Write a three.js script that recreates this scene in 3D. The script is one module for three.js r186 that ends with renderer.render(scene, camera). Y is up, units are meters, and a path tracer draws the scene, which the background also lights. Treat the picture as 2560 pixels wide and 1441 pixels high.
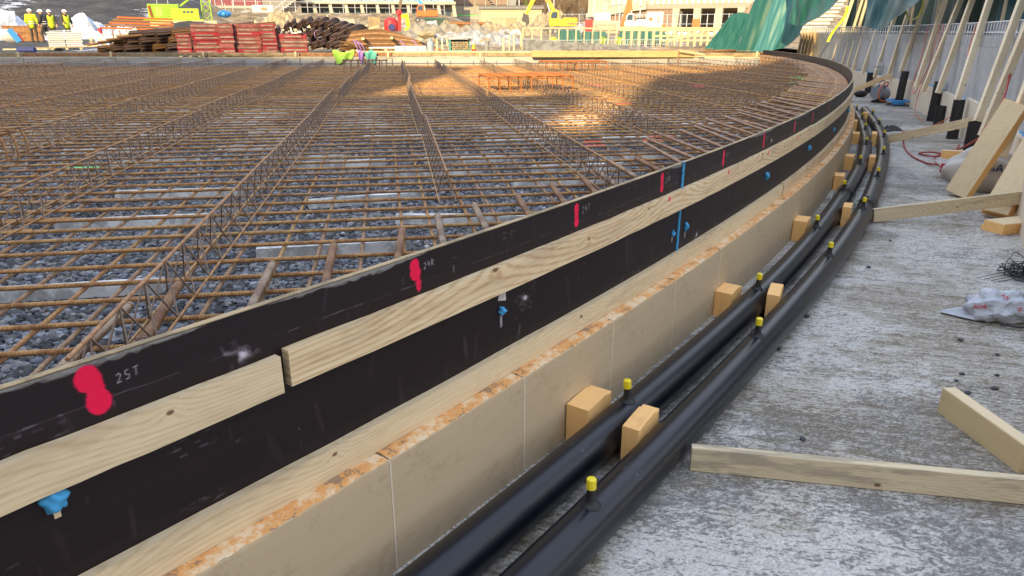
import * as THREE from 'three';
import { mergeGeometries } from 'three/addons/utils/BufferGeometryUtils.js';
import { RoundedBoxGeometry } from 'three/addons/geometries/RoundedBoxGeometry.js';
import { FontLoader } from 'three/addons/loaders/FontLoader.js';
import { TextGeometry } from 'three/addons/geometries/TextGeometry.js';

// ---------------------------------------------------------------- camera, sky, sun, exposure
const RAD = Math.PI / 180;
const scene = new THREE.Scene();
const camera = new THREE.PerspectiveCamera(44.07, 1024 / 576, 0.05, 900);
camera.rotation.order = 'YXZ';
camera.position.set(0, 1.6, 0);
camera.rotation.set(-19.833 * RAD, -9.068 * RAD, 0);
const renderer = new THREE.WebGLRenderer({ antialias: true });
renderer.setSize(1024, 576);
renderer.toneMapping = THREE.LinearToneMapping;
renderer.toneMappingExposure = 2.3;
renderer.shadowMap.enabled = true;
renderer.shadowMap.type = THREE.PCFSoftShadowMap;

const SUN_EL = 22 * RAD;
const SUN_H = [0.391, -0.921];                       // the way the light travels over the ground
const sunDir = new THREE.Vector3(-SUN_H[0] * Math.cos(SUN_EL), Math.sin(SUN_EL), -SUN_H[1] * Math.cos(SUN_EL));
{
  const W = 256, H = 128, d = new Float32Array(W * H * 4), K = 0.95;
  for (let j = 0; j < H; j++) for (let i = 0; i < W; i++) {
    const el = ((j + 0.5) / H - 0.5) * Math.PI, az = ((i + 0.5) / W - 0.5) * 2 * Math.PI;
    const y = Math.sin(el), c = Math.cos(el), dx = c * Math.cos(az), dz = c * Math.sin(az);
    const t = Math.pow(Math.max(y, 0), 0.85);
    const cs = Math.max(0, dx * sunDir.x + y * sunDir.y + dz * sunDir.z);
    const glow = 0.35 * Math.pow(cs, 6) + 0.5 * Math.pow(cs, 40);
    let r = 0.84 + (0.45 - 0.84) * t, g = 0.81 + (0.56 - 0.81) * t, b = 0.77 + (0.80 - 0.77) * t;
    r += glow * 1.0; g += glow * 0.85; b += glow * 0.6;
    if (y < 0) { r = 0.3; g = 0.28; b = 0.26; }
    const k = (j * W + i) * 4; d[k] = r * K; d[k + 1] = g * K; d[k + 2] = b * K; d[k + 3] = 1;
  }
  const t = new THREE.DataTexture(d, W, H, THREE.RGBAFormat, THREE.FloatType);
  t.mapping = THREE.EquirectangularReflectionMapping; t.magFilter = THREE.LinearFilter; t.minFilter = THREE.LinearFilter; t.needsUpdate = true;
  scene.background = t; scene.environment = t;
}
const sun = new THREE.DirectionalLight(new THREE.Color().setRGB(1, 0.77, 0.40), 3.4);
sun.position.copy(sunDir).multiplyScalar(120).add(new THREE.Vector3(5, 0, -30));
sun.target.position.set(5, 0, -30); scene.add(sun.target);
sun.castShadow = true; sun.shadow.mapSize.set(4096, 4096); sun.shadow.radius = 1;
Object.assign(sun.shadow.camera, { left: -70, right: 70, top: 70, bottom: -70, near: 1, far: 400 });
scene.add(sun);

// ---------------------------------------------------------------- helpers
function rng(seed) { let a = seed >>> 0; return () => { a = (a + 0x6D2B79F5) | 0; let t = Math.imul(a ^ a >>> 15, 1 | a); t = t + Math.imul(t ^ t >>> 7, 61 | t) ^ t; return ((t ^ t >>> 14) >>> 0) / 4294967296; }; }
const rnd = rng(20240311);
const rr = (a, b) => a + (b - a) * rnd();
const ss = (a, b, x) => { const t = Math.min(1, Math.max(0, (x - a) / (b - a))); return t * t * (3 - 2 * t); };
const lerp = (a, b, t) => a + (b - a) * t;
const V = (x, y, z) => new THREE.Vector3(x, y, z);
const lin = (r, g, b) => new THREE.Color().setRGB(r, g, b);

// layered periodic value noise: layers [cellsX, cellsY, amplitude]
function field(w, h, layers, seed) {
  const out = new Float32Array(w * h); let tot = 0;
  layers.forEach(([nx, ny, amp], L) => {
    const R = rng(seed * 977 + L * 131 + 7), g = new Float32Array(nx * ny); for (let i = 0; i < g.length; i++) g[i] = R();
    tot += amp;
    const xi = new Int32Array(w), xf = new Float32Array(w);
    for (let x = 0; x < w; x++) { const t = x / w * nx; xi[x] = Math.floor(t); const f = t - xi[x]; xf[x] = f * f * (3 - 2 * f); }
    for (let y = 0; y < h; y++) {
      const t = y / h * ny, y0 = Math.floor(t); let f = t - y0; f = f * f * (3 - 2 * f);
      const r0 = (y0 % ny) * nx, r1 = ((y0 + 1) % ny) * nx;
      for (let x = 0; x < w; x++) {
        const a = xi[x] % nx, b = (xi[x] + 1) % nx, q = xf[x];
        out[y * w + x] += amp * ((g[r0 + a] * (1 - q) + g[r0 + b] * q) * (1 - f) + (g[r1 + a] * (1 - q) + g[r1 + b] * q) * f);
      }
    }
  });
  for (let i = 0; i < out.length; i++) out[i] /= tot;
  return out;
}
function texOf(w, h, fn, sizeX, sizeY, colour = true) {
  const d = new Uint8Array(w * h * 4);
  for (let y = 0; y < h; y++) for (let x = 0; x < w; x++) {
    const i = y * w + x, c = fn(i, x, y), k = i * 4;
    if (typeof c === 'number') { const v = Math.max(0, Math.min(255, c)); d[k] = d[k + 1] = d[k + 2] = v; }
    else { d[k] = Math.max(0, Math.min(255, c[0])); d[k + 1] = Math.max(0, Math.min(255, c[1])); d[k + 2] = Math.max(0, Math.min(255, c[2])); }
    d[k + 3] = 255;
  }
  const t = new THREE.DataTexture(d, w, h, THREE.RGBAFormat);
  t.wrapS = t.wrapT = THREE.RepeatWrapping; t.magFilter = THREE.LinearFilter; t.minFilter = THREE.LinearMipmapLinearFilter; t.generateMipmaps = true;
  if (colour) t.colorSpace = THREE.SRGBColorSpace;
  if (sizeX) t.repeat.set(1 / sizeX, 1 / (sizeY || sizeX));
  t.needsUpdate = true; return t;
}
function mat(color, roughness = 0.8, o = {}) {
  const c = color && color.isColor ? color : Array.isArray(color) ? lin(...color) : new THREE.Color(color);
  return new THREE.MeshStandardMaterial({ color: c, roughness, side: THREE.DoubleSide, ...o });
}
const mix3 = (a, b, t) => [a[0] + (b[0] - a[0]) * t, a[1] + (b[1] - a[1]) * t, a[2] + (b[2] - a[2]) * t];

// things, parts
const used = {};
function numbered(n) { if (used[n] === undefined) { used[n] = 0; return n; } used[n]++; return n + '_' + String(used[n]).padStart(3, '0'); }
function shade(o) { o.castShadow = true; o.receiveShadow = true; return o; }
function tag(o, label, category, group) { o.userData.label = label; o.userData.category = category; if (group) o.userData.group = group; return o; }
function thing(name, label, category, pos = [0, 0, 0], turn = 0, group) {
  const g = new THREE.Group(); g.name = numbered(name); g.position.set(...pos); g.rotation.y = turn; scene.add(g); return tag(g, label, category, group);
}
function part(parent, name, geo, m) { const o = shade(new THREE.Mesh(geo, m)); o.name = name; parent.add(o); return o; }
function solo(name, geo, m, label, category, group) { const o = shade(new THREE.Mesh(geo, m)); o.name = numbered(name); scene.add(o); return tag(o, label, category, group); }
function struct(name, geo, m, label) { const o = shade(new THREE.Mesh(geo, m)); o.name = numbered(name); o.userData.kind = 'structure'; if (label) o.userData.label = label; scene.add(o); return o; }
function dup(root, pos, turn, label) { const r = root.clone(); r.userData = { ...root.userData }; r.name = numbered(root.name.replace(/_\d{3}$/, '')); if (pos) r.position.set(...pos); if (turn !== undefined) r.rotation.y = turn; if (label) r.userData.label = label; scene.add(r); return r; }

// geometry
function boxUV(g) {                                      // uv in metres, u along the longest side
  g = g.index ? g.toNonIndexed() : g; g.computeBoundingBox(); const s = g.boundingBox.getSize(V(0, 0, 0));
  const ax = s.x >= s.y && s.x >= s.z ? 0 : s.z >= s.y ? 2 : 1;
  const p = g.attributes.position, n = g.attributes.normal, uv = new Float32Array(p.count * 2), off = rnd() * 7;
  for (let i = 0; i < p.count; i++) {
    const P = [p.getX(i), p.getY(i), p.getZ(i)], N = [Math.abs(n.getX(i)), Math.abs(n.getY(i)), Math.abs(n.getZ(i))];
    const d = N[0] > N[1] && N[0] > N[2] ? 0 : N[1] > N[2] ? 1 : 2;
    let u, v;
    if (d === ax) { u = P[(ax + 1) % 3]; v = P[(ax + 2) % 3]; } else { u = P[ax]; v = P[3 - ax - d]; }
    uv[i * 2] = u + off; uv[i * 2 + 1] = v + off * 0.37;
  }
  g.setAttribute('uv', new THREE.BufferAttribute(uv, 2)); return g;
}
function merge(list) {
  const l = list.map(g => { g = g.index ? g.toNonIndexed() : g; for (const k of Object.keys(g.attributes)) if (!['position', 'normal', 'uv'].includes(k)) g.deleteAttribute(k); if (!g.attributes.uv) g.setAttribute('uv', new THREE.BufferAttribute(new Float32Array(g.attributes.position.count * 2), 2)); return g; });
  return mergeGeometries(l);
}
function box(w, h, d, x = 0, y = 0, z = 0, bev = 0, ry = 0, rz = 0, rx = 0) {
  let g = bev ? new RoundedBoxGeometry(w, h, d, 1, Math.min(bev, w / 2.2, h / 2.2, d / 2.2)) : new THREE.BoxGeometry(w, h, d);
  g = boxUV(g);
  if (rx) g.rotateX(rx); if (rz) g.rotateZ(rz); if (ry) g.rotateY(ry);
  return g.translate(x, y, z);
}
const UP = V(0, 1, 0);
function rod(p0, p1, r0, r1 = r0, seg = 6, open = false) {
  const d = p1.clone().sub(p0), L = d.length(), g = new THREE.CylinderGeometry(r1, r0, L, seg, 1, open);
  const uv = g.attributes.uv; for (let i = 0; i < uv.count; i++) uv.setXY(i, uv.getX(i) * 6.283 * r0, uv.getY(i) * L);
  g.applyQuaternion(new THREE.Quaternion().setFromUnitVectors(UP, d.normalize()));
  return g.translate((p0.x + p1.x) / 2, (p0.y + p1.y) / 2, (p0.z + p1.z) / 2);
}
function tube(pts, r, seg = 24, rad = 7, closed = false, tension = 0.5) {
  const c = new THREE.CatmullRomCurve3(pts, closed, 'catmullrom', tension), g = new THREE.TubeGeometry(c, seg, r, rad, closed), L = c.getLength();
  const uv = g.attributes.uv; for (let i = 0; i < uv.count; i++) uv.setXY(i, uv.getX(i) * L, uv.getY(i) * 6.283 * r);
  return g;
}
// timber between two points; width across the horizontal, height in the upright plane
function beam(p0, p1, w, h, bev = 0.003, roll = 0) {
  const d = p1.clone().sub(p0), L = d.length(); let g = boxUV(bev ? new RoundedBoxGeometry(L, h, w, 1, bev) : new THREE.BoxGeometry(L, h, w));
  if (roll) g.rotateX(roll);
  const yaw = Math.atan2(-d.z, d.x), pit = Math.asin(d.y / L);
  g.rotateZ(pit); g.rotateY(yaw); return g.translate((p0.x + p1.x) / 2, (p0.y + p1.y) / 2, (p0.z + p1.z) / 2);
}
function extr(points, depth, bev = 0, uvb = true) {
  const s = new THREE.Shape(points.map(p => new THREE.Vector2(p[0], p[1])));
  const g = new THREE.ExtrudeGeometry(s, { depth, bevelEnabled: bev > 0, bevelSize: bev, bevelThickness: bev, bevelSegments: 1, curveSegments: 8 });
  return uvb ? boxUV(g) : g;
}
// surface from a grid of points f(u,v) -> [x,y,z]
function sheet(nu, nv, f, su = 1, sv = 1) {
  const pos = [], uv = [], idx = [];
  for (let j = 0; j <= nv; j++) for (let i = 0; i <= nu; i++) { const p = f(i / nu, j / nv); pos.push(p[0], p[1], p[2]); uv.push(i / nu * su, j / nv * sv); }
  for (let j = 0; j < nv; j++) for (let i = 0; i < nu; i++) { const a = j * (nu + 1) + i; idx.push(a, a + 1, a + nu + 2, a, a + nu + 2, a + nu + 1); }
  const g = new THREE.BufferGeometry(); g.setAttribute('position', new THREE.Float32BufferAttribute(pos, 3)); g.setAttribute('uv', new THREE.Float32BufferAttribute(uv, 2)); g.setIndex(idx); g.computeVertexNormals(); return g;
}
// the tank: everything round it lies on circles about one centre
const CX = -31.915, CZ = -35.732, RF = 46.5;             // RF: outer face of the foam upstand
const ring = (deg, dr, y = 0) => V(CX + (RF + dr) * Math.cos(deg * RAD), y, CZ + (RF + dr) * Math.sin(deg * RAD));
function arcBox(a0, a1, d0, d1, y0, y1, n, wob = 0, seed = 1) {   // a0 > a1; outer face at d1; uv in metres
  const R = rng(seed), pos = [], uv = [], nor = [], idx = []; const wt = [], wb = [];
  for (let i = 0; i <= n; i++) { wt.push((R() - 0.5) * wob); wb.push((R() - 0.5) * wob); }
  const Lm = (a0 - a1) * RAD * (RF + d1), off = wob ? R() * 5 : 0;
  const face = (f, N) => { const b = pos.length / 3; for (let i = 0; i <= n; i++) { const t = i / n, a = lerp(a0, a1, t), c = Math.cos(a * RAD), s = Math.sin(a * RAD); for (const [d, y, v] of f(i)) { pos.push(CX + (RF + d) * c, y, CZ + (RF + d) * s); uv.push(t * Lm + off, v); nor.push(N[0] * c, N[1], N[0] * s); } } for (let i = 0; i < n; i++) { const k = b + i * 2; idx.push(k, k + 2, k + 3, k, k + 3, k + 1); } };
  const h = y1 - y0, w = d1 - d0;
  face(i => [[d1, y0 + wb[i], 0], [d1, y1 + wt[i], h]], [1, 0]);
  face(i => [[d1, y1 + wt[i], h], [d0, y1 + wt[i], h + w]], [0, 1]);
  face(i => [[d0, y1 + wt[i], h], [d0, y0 + wb[i], 0]], [-1, 0]);
  face(i => [[d0, y0 + wb[i], 0], [d1, y0 + wb[i], w]], [0, -1]);
  for (const [a, i, s] of [[a0, 0, 1], [a1, n, -1]]) { const b = pos.length / 3, c = Math.cos(a * RAD), q = Math.sin(a * RAD); for (const [d, y] of [[d0, y0 + wb[i]], [d1, y0 + wb[i]], [d1, y1 + wt[i]], [d0, y1 + wt[i]]]) { pos.push(CX + (RF + d) * c, y, CZ + (RF + d) * q); uv.push(d - d0, y - y0); nor.push(-q * s, 0, c * s); } idx.push(b, b + 1, b + 2, b, b + 2, b + 3); }
  const g = new THREE.BufferGeometry(); g.setAttribute('position', new THREE.Float32BufferAttribute(pos, 3)); g.setAttribute('normal', new THREE.Float32BufferAttribute(nor, 3)); g.setAttribute('uv', new THREE.Float32BufferAttribute(uv, 2)); g.setIndex(idx); return g;
}
// ---------------------------------------------------------------- materials
const T = {};
{ // trowelled concrete floor: pale film over grey, brushed dark flecks, brown stains
  const S = 2048, fl = field(S, S, [[300, 560, 1], [600, 1000, 0.9], [110, 220, 0.6]], 3), co = field(S, S, [[5, 6, 1], [14, 15, 0.8], [40, 44, 0.5]], 4), st = field(S, S, [[4, 4, 1], [11, 12, 0.6], [60, 80, 0.35]], 5), fi = field(S, S, [[900, 900, 1]], 6);
  const w1 = field(S, S, [[60, 60, 1], [140, 140, 0.6]], 7), w2 = field(S, S, [[64, 58, 1], [150, 130, 0.6]], 8), at2 = (A, x, y) => A[((y % S + S) % S) * S + ((x % S + S) % S)];
  T.floor = texOf(S, S, (i, x, y) => {
    const dx = Math.round((w1[i] - 0.5) * 16), dy = Math.round((w2[i] - 0.5) * 12), f0 = at2(fl, x + dx, y + dy), f1 = at2(fl, (y + dx * 2) * 2 + x, (x >> 1) + y + dy), f = 0.6 * f0 + 0.4 * f1;
    const thr = lerp(0.455, 0.575, ss(0.36, 0.62, co[i])), d = ss(thr - 0.10, thr + 0.12, f);
    let c = mix3([188, 183, 173], [84, 80, 74], d * 0.66);
    c = mix3(c, [112, 110, 107], 0.28 * ss(0.5, 0.3, co[i]));
    c = mix3(c, [104, 90, 66], ss(0.5, 0.68, st[i]) * (0.2 + 0.4 * ss(0.46, 0.56, f1)));
    const q = (fi[i] - 0.5) * 46; return [c[0] + q, c[1] + q, c[2] + q];
  }, 4.6);
  T.floorB = texOf(1024, 1024, i => 128 + 90 * (fl[(i >> 10) * 2 * S + (i & 1023) * 2] - 0.5), 4.6, 4.6, false);
}
function woodTex(seed, light, dark, grain, dirt, gk = 0.5) {
  const W = 1536, H = 128, LX = 3.0, LY = 0.25, n1 = field(W, H, [[5, 2, 1], [11, 3, 0.5]], seed), n2 = field(W, H, [[24, 64, 1], [60, 128, 0.7]], seed + 1), n3 = field(W, H, [[7, 5, 1], [20, 12, 0.7], [90, 40, 0.4]], seed + 2), R = rng(seed + 9);
  const kn = []; for (let i = 0; i < 7; i++) kn.push([R() * LX, R() * LY, 0.006 + R() * 0.008]);
  return texOf(W, H, (i, x, y) => {
    const u = x / W * LX, v = y / H * LY; let warp = 0, k = 0;
    for (const [a, b, r] of kn) { let du = Math.abs(u - a); du = Math.min(du, LX - du); let dv = Math.abs(v - b); dv = Math.min(dv, LY - dv); const q = Math.sqrt(du * du * 0.35 + dv * dv); warp += 0.018 * Math.exp(-q * q / (r * r * 9)); k = Math.max(k, ss(r, r * 0.55, q)); }
    const arch = 0.10 * (1 - Math.cos(2 * Math.PI * (u / LX * 2))) * 0.5;
    const yy = (v - LY / 2) + 0.05 * (n1[i] - 0.5), R0 = Math.sqrt(yy * yy + arch * arch) + warp;
    const g = Math.pow(0.5 + 0.5 * Math.sin(2 * Math.PI * (R0 * grain + (n2[i] - 0.5) * 0.45)), 4);
    let c = mix3(light, dark, gk * g + 0.3 * (n2[i] - 0.5) + 0.35 * (n3[i] - 0.5));
    c = mix3(c, [96, 62, 40], 0.8 * k);
    c = mix3(c, [120, 112, 100], dirt * ss(0.5, 0.75, n3[i]));
    return c;
  }, LX, LY);
}
T.wood1 = woodTex(11, [226, 200, 158], [166, 116, 68], 58, 0.12, 0.42);
T.wood2 = woodTex(23, [222, 200, 160], [180, 146, 100], 85, 0.12, 0.3);
T.wood3 = woodTex(37, [210, 193, 158], [168, 145, 108], 100, 0.4, 0.35);
{ const W = 512, H = 512, a = field(W, H, [[10, 10, 1], [40, 40, 0.8], [130, 130, 0.5]], 51), b = field(W, H, [[6, 60, 1], [20, 160, 0.6]], 52);
  T.rust = texOf(W, H, i => { const t = ss(0.3, 0.7, a[i]) * 0.7 + 0.3 * b[i]; return mix3([184, 156, 136], [255, 240, 214], t); }, 0.5);
  T.foam = texOf(W, H, i => { const d = 0.22 * ss(0.6, 0.8, a[i]); return mix3([255, 250, 240], [196, 184, 164], d + 0.18 * (b[i] - 0.5)); }, 0.9);
  T.mottle = texOf(W, H, i => { const v = 255 - 60 * ss(0.35, 0.75, a[i]); return [v, v, v]; }, 1.1);
  T.edge = texOf(W, H, i => { const t = a[i]; let c = mix3([230, 204, 166], [222, 160, 94], ss(0.34, 0.64, t)); c = mix3(c, [118, 112, 106], 0.6 * ss(0.68, 0.74, t)); return c; }, 0.75);
}
{ const W = 1024, H = 512, a = field(W, H, [[8, 4, 1], [30, 16, 0.6], [120, 60, 0.4]], 61), b = field(W, H, [[40, 3, 1], [140, 5, 0.7]], 62);
  T.wall = texOf(W, H, i => { const v = (a[i] - 0.5) * 46 + (b[i] - 0.5) * 26; return [198 + v, 199 + v, 200 + v]; }, 3.2, 1.6); }
{ const W = 1024, H = 1024, a = field(W, H, [[7, 7, 1], [26, 26, 0.8], [100, 100, 0.6], [300, 300, 0.5]], 71), b = field(W, H, [[5, 5, 1], [18, 18, 0.7], [160, 160, 0.5]], 72);
  T.soil = texOf(W, H, i => { let c = mix3([98, 80, 56], [170, 148, 112], ss(0.3, 0.7, a[i])); c = mix3(c, [206, 200, 186], ss(0.58, 0.68, b[i]) * 0.8); return c; }, 9);
  T.darksoil = texOf(W, H, i => { let c = mix3([34, 33, 34], [84, 80, 76], ss(0.3, 0.75, a[i])); c = mix3(c, [215, 218, 226], ss(0.735, 0.76, b[i])); return c; }, 14);
  T.bed = texOf(W, H, i => mix3([34, 37, 44], [140, 142, 146], ss(0.35, 0.8, a[i])), 1.2); }
{ const W = 64, H = 64; T.rib = texOf(W, H, (i, x, y) => { const q = ((y / H) + (x / W)) % 1; return 255 * ss(0.5, 0.75, Math.abs(q - 0.5) * 2); }, 0.05, 0.011, false); }
const M = {
  floor: mat('#ffffff', 0.78, { map: T.floor, bumpMap: T.floorB, bumpScale: 0.002 }),
  woodA: mat('#ffffff', 0.7, { map: T.wood1 }), woodB: mat('#ffffff', 0.72, { map: T.wood2 }), woodC: mat('#ffffff', 0.8, { map: T.wood3 }),
  foam: mat([0.56, 0.45, 0.305], 0.5, { map: T.foam }), foamOrange: mat([0.93, 0.57, 0.23], 0.7, { map: T.foam }), foamCream: mat([0.72, 0.60, 0.40], 0.75, { map: T.foam }), foamEdge: mat('#ffffff', 0.9, { map: T.edge }),
  seam: mat([0.72, 0.62, 0.46], 0.8),
  gravelBed: mat('#ffffff', 0.95, { map: T.bed }),
  soil: mat([0.8, 0.78, 0.72], 0.95, { map: T.soil }), darksoil: mat([0.62, 0.63, 0.68], 0.95, { map: T.darksoil }),
  wall: mat([0.62, 0.62, 0.62], 0.75, { map: T.wall }), skirt: mat([0.72, 0.64, 0.54], 0.7, { map: T.foam }), concrete: mat([0.58, 0.57, 0.55], 0.85, { map: T.mottle }), concreteDark: mat([0.3, 0.3, 0.3], 0.85, { map: T.mottle }),
  rust: [mat([0.52, 0.33, 0.15], 0.75, { map: T.rust }), mat([0.46, 0.30, 0.17], 0.75, { map: T.rust }), mat([0.42, 0.30, 0.20], 0.72, { map: T.rust }), mat([0.56, 0.39, 0.19], 0.75, { map: T.rust }), mat([0.44, 0.33, 0.235], 0.7, { map: T.rust })],
  rustRib: [], wire: mat([0.22, 0.155, 0.11], 0.6), wireLight: mat([0.30, 0.22, 0.16], 0.55), steel: mat([0.40, 0.39, 0.38], 0.5, { metalness: 0.2 }),
  dowel: mat([0.34, 0.22, 0.14], 0.5, { map: T.rust, metalness: 0.15 }), dowelSteel: mat([0.42, 0.37, 0.33], 0.38, { map: T.rust, metalness: 0.4 }),
  orangeRust: mat([0.50, 0.20, 0.05], 0.8, { map: T.rust }),
  spacer: mat([0.66, 0.66, 0.63], 0.85, { map: T.mottle }),
  black: mat([0.018, 0.018, 0.02], 0.4), blackRubber: mat([0.014, 0.014, 0.015], 0.55), yellowCap: mat([0.82, 0.66, 0.02], 0.45),
  blueFoam: mat([0.06, 0.34, 0.62], 0.8), pink: mat([0.85, 0.02, 0.14], 0.6),
  tarp: mat([0.008, 0.092, 0.07], 0.55), tarpBlue: mat([0.02, 0.09, 0.10], 0.5), tarpDark: mat([0.035, 0.065, 0.05], 0.6), tarpGrey: mat([0.14, 0.17, 0.15], 0.6), strapYellow: mat([0.75, 0.72, 0.03], 0.6),
  cable: mat([0.62, 0.16, 0.06], 0.5), cableRed: mat([0.34, 0.04, 0.03], 0.5), galv: mat([0.62, 0.63, 0.66], 0.45, { metalness: 0.5 }),
  greyMachine: mat([0.2, 0.22, 0.26], 0.45), white: mat([0.56, 0.55, 0.53], 0.6), offwhite: mat([0.52, 0.50, 0.45], 0.7), plastic: mat([0.46, 0.48, 0.51], 0.35), navy: mat([0.02, 0.03, 0.14], 0.6),
  redSteel: mat([0.28, 0.012, 0.024], 0.55, { map: T.mottle }), redDusty: mat([0.25, 0.075, 0.07], 0.75, { map: T.mottle }), dust: mat([0.29, 0.21, 0.185], 0.85, { map: T.mottle }),
  darkRod: mat([0.095, 0.055, 0.04], 0.75), brownRod: mat([0.17, 0.085, 0.03], 0.75), orangeRod: mat([0.28, 0.12, 0.035], 0.75),
  hiviz: mat([0.55, 0.66, 0.02], 0.7), hivizGreen: mat([0.33, 0.60, 0.08], 0.7), trouser: mat([0.06, 0.055, 0.045], 0.85), jacket: mat([0.05, 0.045, 0.045], 0.85), skin: mat([0.55, 0.3, 0.2], 0.6), helmet: mat([0.85, 0.82, 0.7], 0.35), reflect: mat([0.75, 0.75, 0.75], 0.4),
  lime: mat([0.27, 0.46, 0.03], 0.45), yellow: mat([0.62, 0.40, 0.015], 0.45), orange: mat([0.56, 0.13, 0.02], 0.5), blue: mat([0.05, 0.28, 0.62], 0.5), red: mat([0.40, 0.02, 0.022], 0.5), darkMetal: mat([0.04, 0.04, 0.045], 0.5), glass: mat([0.06, 0.09, 0.12], 0.12), teal: mat([0.10, 0.42, 0.34], 0.6), purple: mat([0.36, 0.20, 0.55], 0.6),
  facade: mat([0.32, 0.29, 0.235], 0.85), facadePale: mat([0.385, 0.36, 0.30], 0.85), facadeGrey: mat([0.24, 0.22, 0.195], 0.85), facadePink: mat([0.31, 0.215, 0.165], 0.85, { map: T.mottle }), blueGlass: mat([0.22, 0.34, 0.48], 0.2), greenStripe: mat([0.20, 0.55, 0.16], 0.6), roofDark: mat([0.16, 0.15, 0.15], 0.8),
  bark: mat([0.16, 0.12, 0.085], 0.9), twig: mat([0.20, 0.14, 0.085], 0.95), conifer: mat([0.06, 0.09, 0.03], 0.95), sand: mat([0.36, 0.29, 0.18], 0.95, { map: T.mottle }), rubble: mat([0.29, 0.255, 0.195], 0.95, { map: T.mottle }), snow: mat([0.38, 0.375, 0.36], 0.8, { map: T.mottle }),
  tan: mat([0.40, 0.29, 0.15], 0.7, { map: T.mottle }), cardboard: mat([0.42, 0.2, 0.08], 0.8, { map: T.mottle }),
};
T.woodPale = woodTex(53, [238, 222, 190], [206, 180, 138], 90, 0.1);
M.woodPale = mat('#ffffff', 0.72, { map: T.woodPale });
M.foamDirty = mat([0.60, 0.48, 0.28], 0.8, { map: T.foam });
M.rustRib = M.rust.map(m => { const c = m.clone(); c.bumpMap = T.rib; c.bumpScale = 0.004; return c; });
// ---------------------------------------------------------------- ground
const farLine = x => -19.7 + 0.157 * x;                  // the straight stop end on the far side
const at = (bearing, dist, y = 0) => V(Math.sin(bearing * RAD) * dist, y, -Math.cos(bearing * RAD) * dist);
function terrainY(az, D) {
  let h = 0.92 + 0.1 * ss(30, 60, D);
  const mid = ss(-17, -12, az) * (1 - ss(3, 9, az)), left = 1 - ss(-15, -11, az), right = ss(6, 10, az);
  h += mid * (0.65 * ss(44, 60, D) + 0.65 * ss(62, 85, D) + 2.0 * ss(104, 122, D));
  h += left * (1.1 * ss(62, 80, D) + 3.8 * ss(80, 112, D));
  h += right * (0.35 * ss(55, 90, D) + 0.5 * ss(95, 130, D));
  h += 26 * ss(170, 330, D);
  return h;
}
{
  const wallD = az => { const dx = Math.sin(az * RAD), dz = -Math.cos(az * RAD), ox = -CX, oz = -CZ, b = ox * dx + oz * dz, c = ox * ox + oz * oz - (RF + 2.05) ** 2; return -b + Math.sqrt(Math.max(0, b * b - c)); };
  const lineD = az => { const t = Math.tan(az * RAD); const z = -19.95 / (1 + 0.157 * t); return Math.abs(z) / Math.cos(az * RAD); };
  const inner = az => az < 23.5 ? Math.min(lineD(az), 60) : az < 27.5 ? 30.4 : Math.max(2.5, wallD(az));
  const azs = []; for (let a = -62; a <= 75; a += 0.5) azs.push(a);
  const n = 90, W = azs.length - 1;
  const build = (lo, hi) => {
    const sel = azs.filter(a => a >= lo && a <= hi);
    return sheet(sel.length - 1, n, (u, v) => {
      const az = sel[Math.round(u * (sel.length - 1))], d0 = inner(az), D = d0 + (420 - d0) * Math.pow(v, 2.4);
      const j = Math.sin(az * 9.1 + D * 1.3) * Math.sin(D * 2.1 - az * 3.3) * 0.06 * ss(d0, d0 + 4, D);
      return [Math.sin(az * RAD) * D, terrainY(az, D) + j, -Math.cos(az * RAD) * D];
    });
  };
  const flat = g => { const p = g.attributes.position, uv = g.attributes.uv; for (let i = 0; i < p.count; i++) uv.setXY(i, p.getX(i), -p.getZ(i)); return g; };
  struct('ground', flat(build(-13, 75)), M.soil, 'sunlit yellowish soil of the building site with trampled snow');
  struct('dark_bank', flat(build(-62, -13)), M.darksoil, 'dark earth bank with patches of old snow');
  struct('base_ground', new THREE.CircleGeometry(450, 96).rotateX(-Math.PI / 2).translate(0, -0.35, 0), M.soil);
  // working strip round the tank
  const fl = sheet(220, 12, (u, v) => { const a = lerp(62, 8, u), q = ring(a, lerp(-0.2, a > 40.6 ? 6 : 1.64, v), 0); return [q.x, 0, q.z]; });
  struct('concrete_floor', flat(fl), M.floor, 'pale concrete floor with dark brushed flecks and brown stains');
  // gravel bed inside the form
  const bed = sheet(2, 140, (u, v) => { const z = lerp(-0.9, -28, v), xr = CX + Math.sqrt((RF - 0.11) ** 2 - (z - CZ) ** 2); const xl = z < -19 ? Math.max(-24, (z + 19.9) / 0.157) : -24; return [lerp(Math.min(xl, xr), xr, u), 0.685, z]; });
  struct('gravel_bed', flat(bed), M.gravelBed, 'bed of dark blue grey gravel under the reinforcement');
}
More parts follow.
